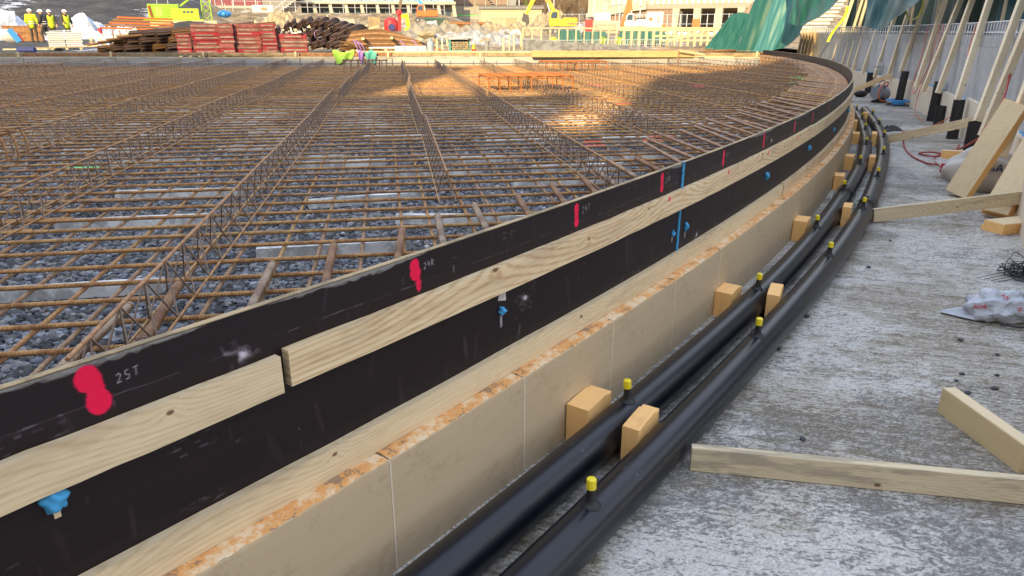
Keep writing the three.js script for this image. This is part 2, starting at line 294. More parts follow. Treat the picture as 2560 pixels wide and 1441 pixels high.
// loose stones over the bed, near enough to be told apart
{
  const R = rng(5), stones = [[], [], []];
  const put = (x, z, s) => { const k = Math.floor(R() * 3); stones[k].push([x, 0.688 + s * 0.25 * R(), z, s, R(), R(), R()]); };
  const inView = (x, z) => { const b = Math.atan2(x, -z) / RAD; return b > -31 && b < 44; };
  for (let z = -1.1; z > -13;) {
    const st = z > -5.5 ? 0.0185 : z > -8.5 ? 0.029 : 0.045, xr = CX + Math.sqrt((RF - 0.125) ** 2 - (z - CZ) ** 2), xl = Math.max(-9, z * 0.62 - 0.3);
    for (let x = xl; x < xr; x += st) if (inView(x, z)) put(x + (R() - 0.5) * st, z + (R() - 0.5) * st, st * (0.5 + 0.42 * R()));
    z -= st;
  }
  const g = new THREE.Group(); g.name = 'gravel'; g.userData = { label: 'loose grey stones covering the bed inside the form', category: 'gravel', kind: 'stuff' }; scene.add(g);
  const mt = mat('#ffffff', 0.85), m4 = new THREE.Matrix4(), q = new THREE.Quaternion(), e = new THREE.Euler(), c = new THREE.Color();
  stones.forEach((L, k) => {
    const geo = new THREE.IcosahedronGeometry(1, 0), p = geo.attributes.position, R2 = rng(90 + k), seen = {};
    for (let i = 0; i < p.count; i++) { const key = [p.getX(i), p.getY(i), p.getZ(i)].map(v => v.toFixed(2)).join(); const f = seen[key] ??= 0.72 + 0.5 * R2(); p.setXYZ(i, p.getX(i) * f, p.getY(i) * f * 0.62, p.getZ(i) * f); }
    geo.computeVertexNormals();
    const im = new THREE.InstancedMesh(geo, mt, L.length); im.name = 'stones'; im.castShadow = im.receiveShadow = true; im.userData.kind = 'stuff';
    L.forEach(([x, y, z, s, a, b, d], i) => {
      e.set((a - 0.5) * 0.9, b * 6.28, (d - 0.5) * 0.9); q.setFromEuler(e); m4.compose(V(x, y, z), q, V(s * (0.8 + 0.5 * a), s, s * (0.8 + 0.4 * b))); im.setMatrixAt(i, m4);
      const t = d * d, l = lerp(0.05, 0.30, t) * (b > 0.93 ? 1.7 : 1); c.setRGB(l * (a > 0.7 ? 1.06 : 0.93), l, l * (a > 0.7 ? 0.93 : 1.12)); im.setColorAt(i, c);
    });
    g.add(im);
  });
}

// ---------------------------------------------------------------- curved formwork
const PLY = -0.09, PH0 = 0.30, PH1 = 0.964;
function plyTexture(aStart, aEnd, marks, seed) {
  const Lm = (aStart - aEnd) * RAD * (RF + PLY), W = 2048, H = 320, c = document.createElement('canvas'); c.width = W; c.height = H; const g = c.getContext('2d'), R = rng(seed);
  const px = a => (aStart - a) * RAD * (RF + PLY) / Lm * W, py = h => (PH1 - h) / (PH1 - PH0) * H, mx = W / Lm, my = H / (PH1 - PH0);
  g.fillStyle = '#211719'; g.fillRect(0, 0, W, H);
  for (let i = 0; i < 260; i++) { const l = 8 + 12 * R(); g.fillStyle = `rgba(${60 + l},${48 + l},${52 + l},${0.05 + 0.08 * R()})`; g.fillRect(R() * W, R() * H, 20 + R() * 180, 1 + R() * 2); }
  for (let i = 0; i < 120; i++) { g.fillStyle = `rgba(200,196,200,${0.06 + 0.4 * R() * R()})`; const x = R() * W, y = R() * H; if (R() < 0.5) g.fillRect(x, y, 1 + R() * 2, 3 + R() * 26); else g.fillRect(x, y, 2 + R() * 7, 1 + R() * 2); }
  for (let i = 0; i < 16; i++) { const x = R() * W, y = R() * H; for (let k = 0; k < 14; k++) { g.fillStyle = `rgba(205,203,210,${0.08 + 0.14 * R()})`; g.fillRect(x + (R() - 0.5) * 46, y + (R() - 0.5) * 26, 1 + R() * 9, 1 + R() * 3); } }
  for (let i = 0; i < 70; i++) { g.fillStyle = `rgba(196,190,196,${0.04 + 0.16 * R() * R()})`; g.beginPath(); g.ellipse(R() * W, R() * H, 1.5 + R() * 3, 8 + R() * 40, (R() - 0.5) * 0.5, 0, 6.3); g.fill(); }
  for (let i = 0; i < 9; i++) { const x = R() * W, y = H * (0.1 + 0.8 * R()); for (let k = 0; k < 70; k++) { const d = R() * R(); g.fillStyle = `rgba(210,205,214,${0.05 + 0.12 * R()})`; g.beginPath(); g.ellipse(x + (R() - 0.5) * 90 * d, y + (R() - 0.5) * 80 * d, 1 + R() * 6, 1 + R() * 3, R() * 3, 0, 6.3); g.fill(); } }
  // scratched lime line and splashes of cement along the top
  g.lineWidth = 1.3; let yy = py(0.872); for (let x = 0; x < W; x += 14) { const y1 = yy + (R() - 0.5) * 2.2; g.strokeStyle = `rgba(190,185,195,${(0.12 + 0.5 * R() * R()).toFixed(2)})`; if (R() < 0.75) { g.beginPath(); g.moveTo(x, yy); g.lineTo(x + 14, y1); g.stroke(); } yy = y1 * 0.8 + py(0.872) * 0.2; }
  for (let k = 0; k < 7; k++) { let x = R() * W; const n = 10 + R() * 30; for (let i = 0; i < n; i++) { g.fillStyle = `rgba(140,138,132,${0.35 + 0.4 * R()})`; const w = 5 + R() * 9; g.beginPath(); g.ellipse(x, 0, w, 2 + 7 * R() * Math.sin(Math.PI * (i + 0.5) / n), 0, 0, 6.3); g.fill(); x += w * 0.7; } }
  for (const [a, w, top, bot, blob, txt] of marks) {
    const x = px(a), y0 = py(top), y1 = py(bot), ww = w * mx;
    g.fillStyle = '#ec0f45';
    const hgt = y1 - y0, spray = (cx, cy, rx, ry, n) => { for (let i = 0; i < n; i++) { const t = R() * 6.283, q = Math.sqrt(R()) * (R() < 0.86 ? 1 : 1 + 0.35 * R()); g.fillStyle = `rgba(${228 + Math.floor(R() * 14)},${10 + Math.floor(R() * 14)},${60 + Math.floor(R() * 20)},${q > 1 ? 0.10 : 0.34})`; g.beginPath(); g.ellipse(cx + rx * q * Math.cos(t), cy + ry * q * Math.sin(t), 1 + 1.6 * R(), 1 + 1.6 * R(), 0, 0, 6.3); g.fill(); } };
    if (blob === 1) { spray(x - ww * 0.06, y0 + hgt * 0.26, ww * 0.38, hgt * 0.24, 900); spray(x + ww * 0.10, y0 + hgt * 0.5, ww * 0.26, hgt * 0.3, 700); spray(x + ww * 0.14, y0 + hgt * 0.76, ww * 0.36, hgt * 0.24, 900); }
    else if (blob === 2) { spray(x, y0 + hgt * 0.18, ww * 0.36, hgt * 0.18, 600); spray(x + ww * 0.05, y0 + hgt * 0.42, ww * 0.42, hgt * 0.2, 700); spray(x + ww * 0.3, y0 + hgt * 0.78, ww * 0.22, hgt * 0.24, 130); }
    else { spray(x - ww * 0.05, y0 + hgt * 0.2, ww * 0.40, hgt * 0.22, 420); spray(x, y0 + hgt * 0.5, ww * 0.28, hgt * 0.34, 420); spray(x + ww * 0.05, y0 + hgt * 0.8, ww * 0.36, hgt * 0.22, 420); }
    if (txt) { g.save(); g.translate(x + txt[1] * mx, py(txt[2])); g.scale(mx / my, 1); g.strokeStyle = 'rgba(205,205,210,0.7)'; g.lineWidth = 1.3; const hh = txt[3] * my, SF = { 2: [[0, 0.2], [0.3, 0], [0.55, 0.2], [0.4, 0.55], [0, 1], [0.6, 0.95]], 3: [[0, 0.05], [0.5, 0.1], [0.25, 0.45], [0.55, 0.7], [0, 1]], 4: [[0.1, 0], [0, 0.55], [0.55, 0.5], [0.5, 0.1], [0.5, 1]], 5: [[0.55, 0], [0.1, 0.05], [0.05, 0.45], [0.5, 0.55], [0.45, 0.95], [0, 1]], T: [[0, 0.08], [0.7, 0], [0.36, 0.03], [0.3, 1]], R: [[0.05, 1], [0, 0], [0.5, 0.12], [0.45, 0.42], [0.05, 0.5], [0.6, 1]] }; [...txt[0]].forEach((ch, n) => { g.beginPath(); SF[ch].forEach(([a, b], i) => { const X = (n * 0.85 + a * 0.8) * hh, Y = (b - 1) * hh - n * 0.08 * hh; i ? g.lineTo(X, Y) : g.moveTo(X, Y); }); g.stroke(); }); g.restore(); }
  }
  const t = new THREE.CanvasTexture(c); t.colorSpace = THREE.SRGBColorSpace; t.repeat.set(1 / Lm, 1 / (PH1 - PH0)); t.wrapS = t.wrapT = THREE.RepeatWrapping; return t;
}
const form = thing('curved_formwork', 'curved black plywood formwork with two rows of timber boards', 'formwork');
{
  const P = [[50.6, 44.06, [[47.65, 0.060, 0.958, 0.845, 1, ['25T', 0.050, 0.898, 0.021]], [46.50, 0.045, 0.952, 0.85, 2, ['24R', 0.04, 0.912, 0.02]], [45.36, 0.034, 0.95, 0.86, 0, ['24T', 0.045, 0.905, 0.026]], [44.36, 0.036, 0.95, 0.86, 0, ['23R', 0.04, 0.895, 0.026]]]],
    [44.04, 37.6, [[43.27, 0.034, 0.945, 0.86, 0, ['23T', 0.04, 0.9, 0.024]], [42.22, 0.036, 0.95, 0.858, 0, ['22R', 0.05, 0.9, 0.024]], [41.07, 0.036, 0.94, 0.86, 0, ['22T', 0.05, 0.9, 0.022]], [40.11, 0.034, 0.94, 0.86, 0], [38.94, 0.026, 0.935, 0.87, 0]]],
    [37.58, 31.1, []], [31.08, 24.6, []], [24.58, 18.1, []], [18.08, 11.2, []]];
  P.forEach(([a0, a1, mk], i) => { const m = new THREE.MeshPhysicalMaterial({ roughness: 0.5, specularIntensity: 0.55, side: THREE.DoubleSide, map: plyTexture(a0, a1, mk, 40 + i) }); const p = part(form, 'plywood_panel', arcBox(a0, a1, PLY - 0.021, PLY, PH0, PH1, 26), m); part(p, 'bare_edge', arcBox(a0, a1, PLY - 0.020, PLY - 0.001, PH1 + 0.0005, PH1 + 0.003, 26), M.tan); });
  const B1 = [[50.6, 47.125], [47.10, 40.16], [40.14, 33.2], [33.18, 26.2], [26.18, 19.2], [19.18, 11.2]], B2 = [[50.6, 41.42], [41.40, 35.0], [34.98, 28.0], [27.98, 21.0], [20.98, 11.2]];
  B1.forEach(([a, b], i) => { const o = i === 1 ? 0.006 : i === 0 ? -0.004 : 0; part(form, 'upper_board', arcBox(a, b, PLY + 0.002, -0.062 + o * 0.5, 0.730 + o, 0.831 + o, 40, 0.003, 60 + i), i === 1 ? M.woodA : M.woodB); });
  B2.forEach(([a, b], i) => part(form, 'lower_board', arcBox(a, b, PLY + 0.002, -0.061 + 0.003 * (i % 2), 0.4045, 0.499, 40, 0.003, 80 + i), i % 2 ? M.woodA : M.woodB));
  // butt-joint seal and foamed tie holes
  const lump = (a, h, s, sy, seed) => { const g = new THREE.SphereGeometry(1, 18, 12), p = g.attributes.position, q = ring(a, PLY + 0.004, h), R = rng(seed), ph = [R() * 6, R() * 6, R() * 6]; for (let i = 0; i < p.count; i++) { const x = p.getX(i), y = p.getY(i), z = p.getZ(i), f = s * (1 + 0.25 * Math.sin(4 * x + ph[0]) * Math.sin(5 * y + ph[1]) + 0.15 * Math.sin(7 * z + ph[2])); p.setXYZ(i, q.x + x * f, q.y + y * f * sy, q.z + z * f); } g.computeVertexNormals(); return g; };
  [[47.79, 0.699, 0.024, 1.1], [45.98, 0.655, 0.0155, 1], [44.14, 0.607, 0.013, 1.1], [43.92, 0.607, 0.016, 1.4], [42.01, 0.636, 0.022, 1.1], [40.13, 0.636, 0.022, 1], [38.06, 0.61, 0.02, 1], [35.5, 0.62, 0.02, 1]].forEach(([a, h, s, y], i) => { const p = part(form, 'foam_plug', lump(a, h, s, y, i + 1), M.blueFoam); if (i < 4) part(p, 'stain_drip', arcBox(a + 0.008, a - 0.008, PLY, PLY + 0.0015, h - 0.045 - 0.02 * (i % 2), h - s * 0.7, 1), i === 0 ? M.foamCream : M.concreteDark); });
  for (const [y0, y1] of [[0.831, 0.968], [0.499, 0.730]]) { const pts = []; for (let i = 0; i <= 9; i++) pts.push(ring(44.05 + 0.003 * Math.sin(i * 2.3), PLY + 0.002, lerp(y0, y1, i / 9))); part(form, 'joint_seal', tube(pts, 0.0085, 30, 7), M.blueFoam); }
  // paint that ran onto the board
  for (const [a, w, h0, h1] of [[44.32, 0.018, 0.811, 0.833], [43.24, 0.02, 0.809, 0.833], [42.18, 0.02, 0.811, 0.833], [41.05, 0.02, 0.811, 0.831]]) part(form, 'paint_dab', arcBox(a + w / RF / RAD / 2, a - w / RF / RAD / 2, -0.0635, -0.0575, h0, h1, 2), M.pink);
}
// ---------------------------------------------------------------- foam upstand
const upstand = thing('foam_upstand', 'low beige foam board upstand standing on the concrete floor', 'insulation');
{
  let a = 48.44 + 0.83; const R = rng(8);
  while (a > 11.5) { const b = a - 0.83; const p = part(upstand, 'foam_board', arcBox(a - 0.004, b + 0.004, -0.10, 0.0, 0, 0.401, 4), M.foam);
    // rough sawn top edge, leaning back to the form
    const e = sheet(24, 5, (u, v) => { const q = ring(lerp(a - 0.004, b + 0.004, u), lerp(0.0005, -0.064, v), lerp(0.4005, 0.4035, v) + (v > 0.1 && v < 0.9 ? R() * 0.006 : v < 0.1 ? -R() * 0.006 : 0)); return [q.x, q.y, q.z]; }, 0.674, 0.06);
    { const uv = e.attributes.uv, o = R() * 3; for (let i = 0; i < uv.count; i++) uv.setXY(i, uv.getX(i) + o, uv.getY(i) + o); }
    part(p, 'sawn_edge', e, M.foamEdge);
    part(upstand, 'joint_seam', arcBox(b + 0.0035, b - 0.0035, -0.04, 0.0012, 0.004, 0.400, 1), M.seam); a = b; }
}

// ---------------------------------------------------------------- pressure pipes with nozzles
const scuffSheen = (() => { const W = 2048, H = 128, a = field(W, H, [[60, 12, 1], [300, 40, 0.8]], 91), b = field(W, H, [[9, 3, 1], [30, 6, 0.6]], 92), c = field(W, H, [[500, 10, 1], [90, 60, 0.7]], 93); return texOf(W, H, i => { const s = ss(0.64, 0.74, b[i]) * ss(0.56, 0.68, c[i]); return mix3([9, 13, 22], [160, 166, 180], s * 0.55 + 0.03 * a[i]); }, 4.2, 0.44); })();  // blue tint in the base colour paints the sky sheen; pale marks are scuffs
M.pipe = mat('#ffffff', 0.34, { map: scuffSheen });
function pipeRun(label, dr, seed, nozzles, couplings) {
  const t = thing('pressure_pipe', label, 'pipe'); const R = rng(seed), pts = [];
  for (let a = 50.5; a >= 27.6; a -= 0.75) pts.push(ring(a, dr + 0.008 * Math.sin(a * 0.9 + seed) + (a < 33 ? (33 - a) * 0.004 : 0), 0.0805));
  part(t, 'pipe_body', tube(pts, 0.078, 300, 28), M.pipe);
  for (const a of nozzles) {
    const q = ring(a, dr + 0.008 * Math.sin(a * 0.9 + seed) + (a < 33 ? (33 - a) * 0.004 : 0), 0.155), tilt = [(R() - 0.5) * 0.12, (R() - 0.5) * 0.12];
    const L = new THREE.LatheGeometry([[0.034, -0.004], [0.033, 0.004], [0.024, 0.008], [0.018, 0.018], [0.0145, 0.036], [0.0135, 0.060], [0.0135, 0.072]].map(p => new THREE.Vector2(...p)), 14);
    const C = new THREE.LatheGeometry([[0.0001, 0.098], [0.0145, 0.0975], [0.0162, 0.095], [0.0165, 0.062], [0.0142, 0.062]].map(p => new THREE.Vector2(...p)), 14);
    for (const g of [L, C]) g.rotateX(tilt[0]).rotateZ(tilt[1]).translate(q.x, q.y, q.z);
    const n = part(t, 'nozzle', L, M.blackRubber); part(n, 'cap', C, M.yellowCap);
  }
  for (const a of couplings) {
    const D0 = dr + 0.008 * Math.sin(a * 0.9 + seed) + (a < 33 ? (33 - a) * 0.004 : 0), gs = [];
    for (let k = -3; k <= 3; k++) gs.push(tube([ring(a + k * 0.026 + 0.013, D0, 0.0805), ring(a + k * 0.026 - 0.013, D0, 0.0805)], Math.abs(k) === 3 ? 0.099 : k % 2 ? 0.090 : 0.0965, 1, 24));
    const c = part(t, 'coupling', merge(gs), M.blackRubber); const s = ring(a, D0, 0.174); part(c, 'stud', rod(s, s.clone().add(V(0, 0.02, 0)), 0.012, 0.010, 8), M.black);
  }
  return t;
}
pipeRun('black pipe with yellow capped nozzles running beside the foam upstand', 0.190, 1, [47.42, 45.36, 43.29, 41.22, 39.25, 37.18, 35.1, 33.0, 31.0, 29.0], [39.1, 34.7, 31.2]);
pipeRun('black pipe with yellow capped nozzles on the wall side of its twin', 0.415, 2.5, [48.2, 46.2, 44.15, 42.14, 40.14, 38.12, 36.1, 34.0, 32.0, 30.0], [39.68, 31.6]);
// foam blocks that hold the pipes apart
{
  const mk = (L, H, W, notch) => { const s = [[0, 0], [L, 0], [L, H - notch], [L * 0.8, H - notch * 0.9], [L * 0.78, H], [L * 0.3, H - 0.004], [0, H - notch * 0.9]]; const g = extr(s, W, 0.002); g.translate(-L / 2, 0, -W / 2); return g; };
  const V1 = [mk(0.20, 0.175, 0.098, 0.010), mk(0.18, 0.165, 0.098, 0.014), mk(0.20, 0.18, 0.066, 0.010), mk(0.21, 0.19, 0.066, 0.02)];
  const spots = [[45.47, 0.054, 0, 0.06], [45.5, 0.303, 2, 0.12], [43.4, 0.054, 1, -0.05], [43.3, 0.303, 3, 0.3], [41.0, 0.054, 0, 0.02], [40.15, 0.303, 2, 0.1], [38.2, 0.054, 1, 0.1], [36.55, 0.055, 0, -0.1], [36.5, 0.303, 2, 0], [33.6, 0.055, 1, 0.1], [33.7, 0.303, 3, 0.05], [31.6, 0.055, 0, 0], [29.9, 0.31, 2, 0.1], [29.6, 0.07, 1, 0]];
  spots.forEach(([a, dr, k, tw], i) => {
    const t = thing('foam_block', dr < 0.1 ? 'orange foam block wedged between the foam upstand and a black pipe' : 'orange foam block wedged between the two black pipes', 'foam block', [0, 0, 0], 0, dr < 0.1 ? 'foam blocks against the upstand' : 'foam blocks between the pipes');
    const q = ring(a, dr, 0.001); t.position.copy(q); t.rotation.y = -(a * RAD) + Math.PI / 2 + tw * 0.5;
    part(t, 'block_body', V1[k], M.foamOrange);
  });
}
// ---------------------------------------------------------------- reinforcement
const xRing = z => CX + Math.sqrt((RF - 0.13) ** 2 - (z - CZ) ** 2);
const mat_ = thing('rebar_mat', 'rusty crossing reinforcing bars of the bottom mat over the gravel', 'rebar mat');
{
  const R = rng(77);
  for (let k = 0, z = -1.36; z > -26.8; z -= 0.2, k++) {
    const xr = xRing(z) - 0.06 - 0.10 * R(), near = z > -6.5;
    const xl = z < -19.6 ? (z + 19.7) / 0.157 + 0.3 > xr ? xr - 1 : Math.max(-16, z < -20.2 ? 8.6 : (z + 19.7) / 0.157 + 0.3) : Math.max(-16, z * 0.78 - 1.2);
    if (xr - xl < 0.15) continue;
    const cut = xr - xl > 5 ? [lerp(xl, xr, 0.25 + 0.5 * R())] : []; const ends = [xl, ...cut, xr];
    for (let s = 0; s + 1 < ends.length; s++) {
      const lap = s ? 0.45 : 0, dz = (R() - 0.5) * 0.03 + (s ? 0.021 : 0), tw = (R() - 0.5) * 0.02, y = 0.765 + (R() - 0.5) * 0.004;
      const sk = 0.10 * ss(-7, -2, z);                     // near bars run a little askew
      const p0 = V(ends[s] - lap, y, z + dz - tw), p1 = V(ends[s + 1], y, z + dz + tw);
      p0.z += sk * 0; const m = (near ? M.rustRib : M.rust)[z > -3.8 ? (R() < 0.7 ? 0 : 3) : Math.floor(R() * 5)];
      part(mat_, 'cross_bar', rod(p0, p1, 0.0084, 0.0084, near ? 10 : 6), m);
    }
  }
  for (let x = -12; x < 12.4; x += 0.16) {
    let zn = -1.2; for (; zn > -20 && xRing(zn) - 0.1 < x; zn -= 0.02); zn -= 0.05; const zf = Math.max(-22, x > 8.6 ? -26.5 : farLine(x) + 0.2); if (zn - zf < 1) continue;
    zn = Math.min(zn, x < -1.6 ? -Math.abs(x) / 1.05 : zn);
    const j = (R() - 0.5) * 0.04, a = 0.022; const m = (zn > -4 ? M.rustRib : M.rust)[Math.floor(R() * 5)];
    part(mat_, 'lower_bar', rod(V(x + j, 0.747, zn), V(x + j + a * (zn - zf) * -0.5, 0.747, zf), 0.0082, 0.0082, 6), m);
  }
}
{ // sprayed colour on some bars
  const pk = mat([0.85, 0.04, 0.12], 0.6), gn = mat([0.12, 0.75, 0.2], 0.6), rd = mat([0.75, 0.08, 0.03], 0.6), R = rng(404);
  for (const [x, z, m, n] of [[-4.9, -9.6, pk, 2], [-2.2, -5.0, gn, 1], [-5.6, -8.9, gn, 3], [3.05, -11.6, pk, 2], [4.6, -11.2, pk, 2], [1.35, -5.4, rd, 2], [1.9, -5.6, rd, 2], [2.6, -8.6, rd, 1], [5.6, -9.6, gn, 3], [6.6, -11.4, gn, 3], [7.4, -12.8, gn, 3]]) for (let k = 0; k < n; k++) { const zz = -1.36 - 0.2 * Math.round((-1.36 - z) / 0.2) - 0.2 * k, px = x + R() * 0.2; part(mat_, 'paint_mark', rod(V(px, 0.765, zz), V(px + 0.1 + 0.14 * R(), 0.765, zz), 0.0125, 0.0125, 7), m); }
}
// concrete spacer strips under the mat
{
  const R = rng(31), v = [0.64, 0.7, 0.6].map((L, i) => { const g = extr([[-0.028, 0], [0.028, 0], [0.020, 0.042], [-0.020, 0.042]], L, 0.002); g.rotateY(Math.PI / 2); g.translate(-L / 2, 0, 0); return g; });
  const base = []; let n = 0;
  const put = (x, z, k, a) => { const m = shade(new THREE.Mesh(v[k], M.spacer)); m.name = numbered('concrete_spacer'); tag(m, 'pale grey concrete spacer strip lying in the gravel under the rebar', 'spacer', 'spacer strips under the rebar mat'); m.position.set(x, 0.698, z); m.rotation.y = a; scene.add(m); n++; };
  for (const [x, z, k, a] of [[-1.2, -2.64, 0, 0.03], [-0.29, -3.03, 0, 0.06], [-1.3, -3.66, 1, 0.03], [-0.18, -3.98, 0, 0.2], [0.32, -3.45, 1, -0.2], [0.05, -2.35, 2, 0.1], [-2.2, -3.3, 1, 0.02], [-0.85, -1.72, 2, 0.08]]) put(x, z, k, a);
  for (let z = -4.3; z > -14.5; z -= 0.42) for (let x = -0.62 * Math.abs(z) - 0.4 + R(); x < xRing(z) - 0.6; x += 0.95 + 0.25 * R()) if (R() < (z > -9 ? 0.8 : 0.62) && n < 290) put(x, z + (R() - 0.5) * 0.15, Math.floor(R() * 3), (R() - 0.5) * 0.12);
}
// lattice girders standing on the mat
{
  const Lg = 2.6, H = 0.155, w = 0.043, pitch = 0.2, y0 = 0.777;
  const proto = thing('lattice_girder', 'rusty lattice girder spacer standing on the rebar mat', 'girder', [0, 0, 0], 0, 'lattice girders on the rebar mat');
  const wireL = [], wireR = [];
  for (let i = 0; i < Lg / pitch; i++) { const z = -i * pitch - 0.1; for (const [L, s] of [[wireL, -1], [wireR, 1]]) { L.push(rod(V(0, H, z), V(s * w, 0, z + 0.1), 0.0032, 0.0032, 4, true)); L.push(rod(V(0, H, z), V(s * w, 0, z - 0.1), 0.0032, 0.0032, 4, true)); } }
  part(proto, 'top_bar', rod(V(0, H, 0.02), V(0, H, -Lg - 0.02), 0.0058, 0.0058, 7), M.rust[1]);
  part(proto, 'bottom_bar', rod(V(-w, 0, 0.02), V(-w, 0, -Lg - 0.02), 0.0042, 0.0042, 5), M.rust[3]);
  part(proto, 'bottom_bar', rod(V(w, 0, 0.02), V(w, 0, -Lg - 0.02), 0.0042, 0.0042, 5), M.rust[0]);
  part(proto, 'zigzag_wire', merge(wireL), M.wire); part(proto, 'zigzag_wire', merge(wireR), M.wire);
  const R = rng(15); let first = true;
  const put = (x, z, a) => { const o = first ? proto : dup(proto); first = false; o.position.set(x, y0, z); o.rotation.y = a; };
  for (let k = -11; k <= 11; k++) {
    const x0 = k === -1 ? -0.73 : k === 0 ? 0.24 : k === 1 ? 1.14 : 0.2 + 0.955 * k;
    let zn = -1.2; for (; zn > -24 && xRing(zn) - 0.25 < x0; zn -= 0.02);
    zn = k === 0 ? -3.62 : k === 1 ? -3.5 : k === -1 ? -1.55 : k > 1 ? zn - 0.9 : Math.min(-1.7, -Math.abs(x0) / 0.95);
    const zf = x0 > 8.4 ? -25.5 : farLine(x0) + 0.15; let x = x0, z = zn;
    while (z - Lg > zf) { const a = (R() - 0.5) * 0.012; put(x, z, a); z -= Lg + 0.01; x += (R() - 0.5) * 0.05 + Math.sin(a) * Lg; if (R() < 0.25) x += 0.06 * (R() < 0.5 ? -1 : 1); }
    if (z - zf > 0.9) put(x + 0.05, zf + Lg, 0);           // last one laps its neighbour
  }
}
// thick edge bars reaching in from the form, tied to short bars along it
{
  const R = rng(19), ribbed = (L, r) => { const pts = []; const n = Math.floor(L / 0.016); pts.push(new THREE.Vector2(0.0001, 0)); for (let i = 0; i < n; i++) { const z = i * 0.016; pts.push(new THREE.Vector2(r, z), new THREE.Vector2(r, z + 0.008), new THREE.Vector2(r * 1.25, z + 0.0095), new THREE.Vector2(r * 1.25, z + 0.0145)); } pts.push(new THREE.Vector2(r, L), new THREE.Vector2(0.0001, L)); const g = new THREE.LatheGeometry(pts, 9); g.rotateZ(Math.PI / 2); return boxUV(g); };
  const fine = ribbed(0.92, 0.0125), plainM = () => { const g = new THREE.CylinderGeometry(0.0125, 0.0125, 1.35, 7).translate(0, 0.675, 0).rotateZ(Math.PI / 2); return boxUV(g); }, plain = plainM();
  const wireKnot = (() => { const p = []; for (let i = 0; i <= 40; i++) { const t = i / 40 * 14; p.push(V(0.019 * Math.cos(t) + 0.008 * Math.sin(t * 2.3), 0.019 * Math.sin(t), 0.014 * Math.sin(t * 1.7) + 0.006 * Math.cos(t * 3.1))); } return tube(p, 0.0012, 90, 4); })();
  let n = 0;
  for (let a = 48.0; a > 13; n++) {
    const near = a > 43.4, far = a < 38;
    const t = thing('edge_bar', near ? 'thick ribbed edge bar with wire tie reaching in from the plywood' : 'thick brown edge bar reaching in from the plywood over the mat', 'rebar', [0, 0, 0], 0, near ? 'ribbed edge bars near the pink marks' : 'edge bars round the inside of the form');
    const q = ring(a, -0.14, 0.795); t.position.copy(q); t.rotation.set(0, -Math.PI / 2 + (R() - 0.5) * 0.14, far ? 0.01 : -0.012 + (R() - 0.5) * 0.02, 'YXZ');
    part(t, 'bar', near ? fine : plain, near && R() < 0.5 ? M.dowelSteel : far ? M.rust[Math.floor(R() * 3) + 2] : M.dowel);
    if (near) { const k = part(t, 'wire_tie', wireKnot, M.darkMetal); k.position.set(-0.42, 0, 0); }
    a -= near ? 0.355 : a > 36 ? 0.34 : a > 28 ? 0.27 : 0.30;
    if (near) { const h = ring(a + 0.2, -0.14, 0.783), g = h.clone().add(V(-0.36 - 0.2 * R(), 0, 0.02)); solo('tie_bar', rod(g, h, 0.0105, 0.0105, 8), M.rustRib[n % 3], 'short ribbed bar running along the form under the edge bars', 'rebar', 'short bars along the form'); }
  }
  // long loose bars heaped where the tank curves away
  for (let i = 0; i < 26; i++) { const x = rr(5.6, 10.2), z = -26.2 + rr(0, 3.4); solo('loose_bar', rod(V(x, 0.83 + 0.16 * R(), z), V(x + rr(3.2, 4.6) * 0.85, 0.83 + 0.14 * R(), z - rr(-0.4, 0.9)), 0.010, 0.010, 6), M.rust[i % 4], 'long loose rusty bar in the heap by the far stop end', 'rebar', 'loose bars heaped by the far stop end'); }
}
// bent-bar cages on the mat
{
  const cage = (x, z, w, d, h, m, rows, label, turn = 0, plate) => {
    const t = thing('bar_cage', label, 'rebar cage', [x, 0.775, z], turn);
    for (let i = 0; i < rows; i++) { const px = lerp(-w / 2, w / 2, i / (rows - 1)); part(t, 'bent_bar', tube([V(px, 0, d / 2), V(px, h * 0.6, d / 2), V(px, h * 0.97, d / 2 - 0.03), V(px, h, d / 2 - 0.1), V(px, h, -d / 2 + 0.1), V(px, h * 0.97, -d / 2 + 0.03), V(px, h * 0.6, -d / 2), V(px, 0, -d / 2)], 0.009, 40, 6), m); }
    for (const s of [-1, 1]) part(t, 'cross_tie', rod(V(-w / 2 - 0.03, h - 0.02, s * d * 0.42), V(w / 2 + 0.03, h - 0.02, s * d * 0.42), 0.008, 0.008, 6), m);
    if (plate) { for (let i = 0; i < 14; i++) { const pz = lerp(-d / 2 + 0.05, d / 2 - 0.05, i / 13); part(t, 'top_bar', rod(V(-w / 2, h + 0.014, pz), V(w / 2, h + 0.014, pz), 0.0085, 0.0085, 6), m); } }
  };
  cage(-0.6, -16.6, 0.92, 0.45, 0.25, M.rust[2], 7, 'dark rusty cage of bent bars near the far stop end');
  cage(1.95, -11.0, 1.25, 0.9, 0.20, M.orangeRust, 9, 'orange rusty bar cage standing in the sunlit strip', 0.05, true);
  cage(3.95, -16.2, 1.35, 0.8, 0.19, M.orangeRust, 9, 'low orange bar cage in front of the yellow timber', 0.05, true);
  cage(-6.9, -15.3, 1.2, 0.5, 0.24, M.rust[2], 9, 'brown bent bar cage left of the girders by the far stop end', 0.05);
  cage(-3.05, -5.38, 0.3, 0.95, 0.19, M.rust[1], 3, 'reddish bent bars standing on the mat beside the gravel', Math.PI / 2);
}
const font = await new FontLoader().loadAsync('fonts/droid/droid_sans_bold.typeface.json');
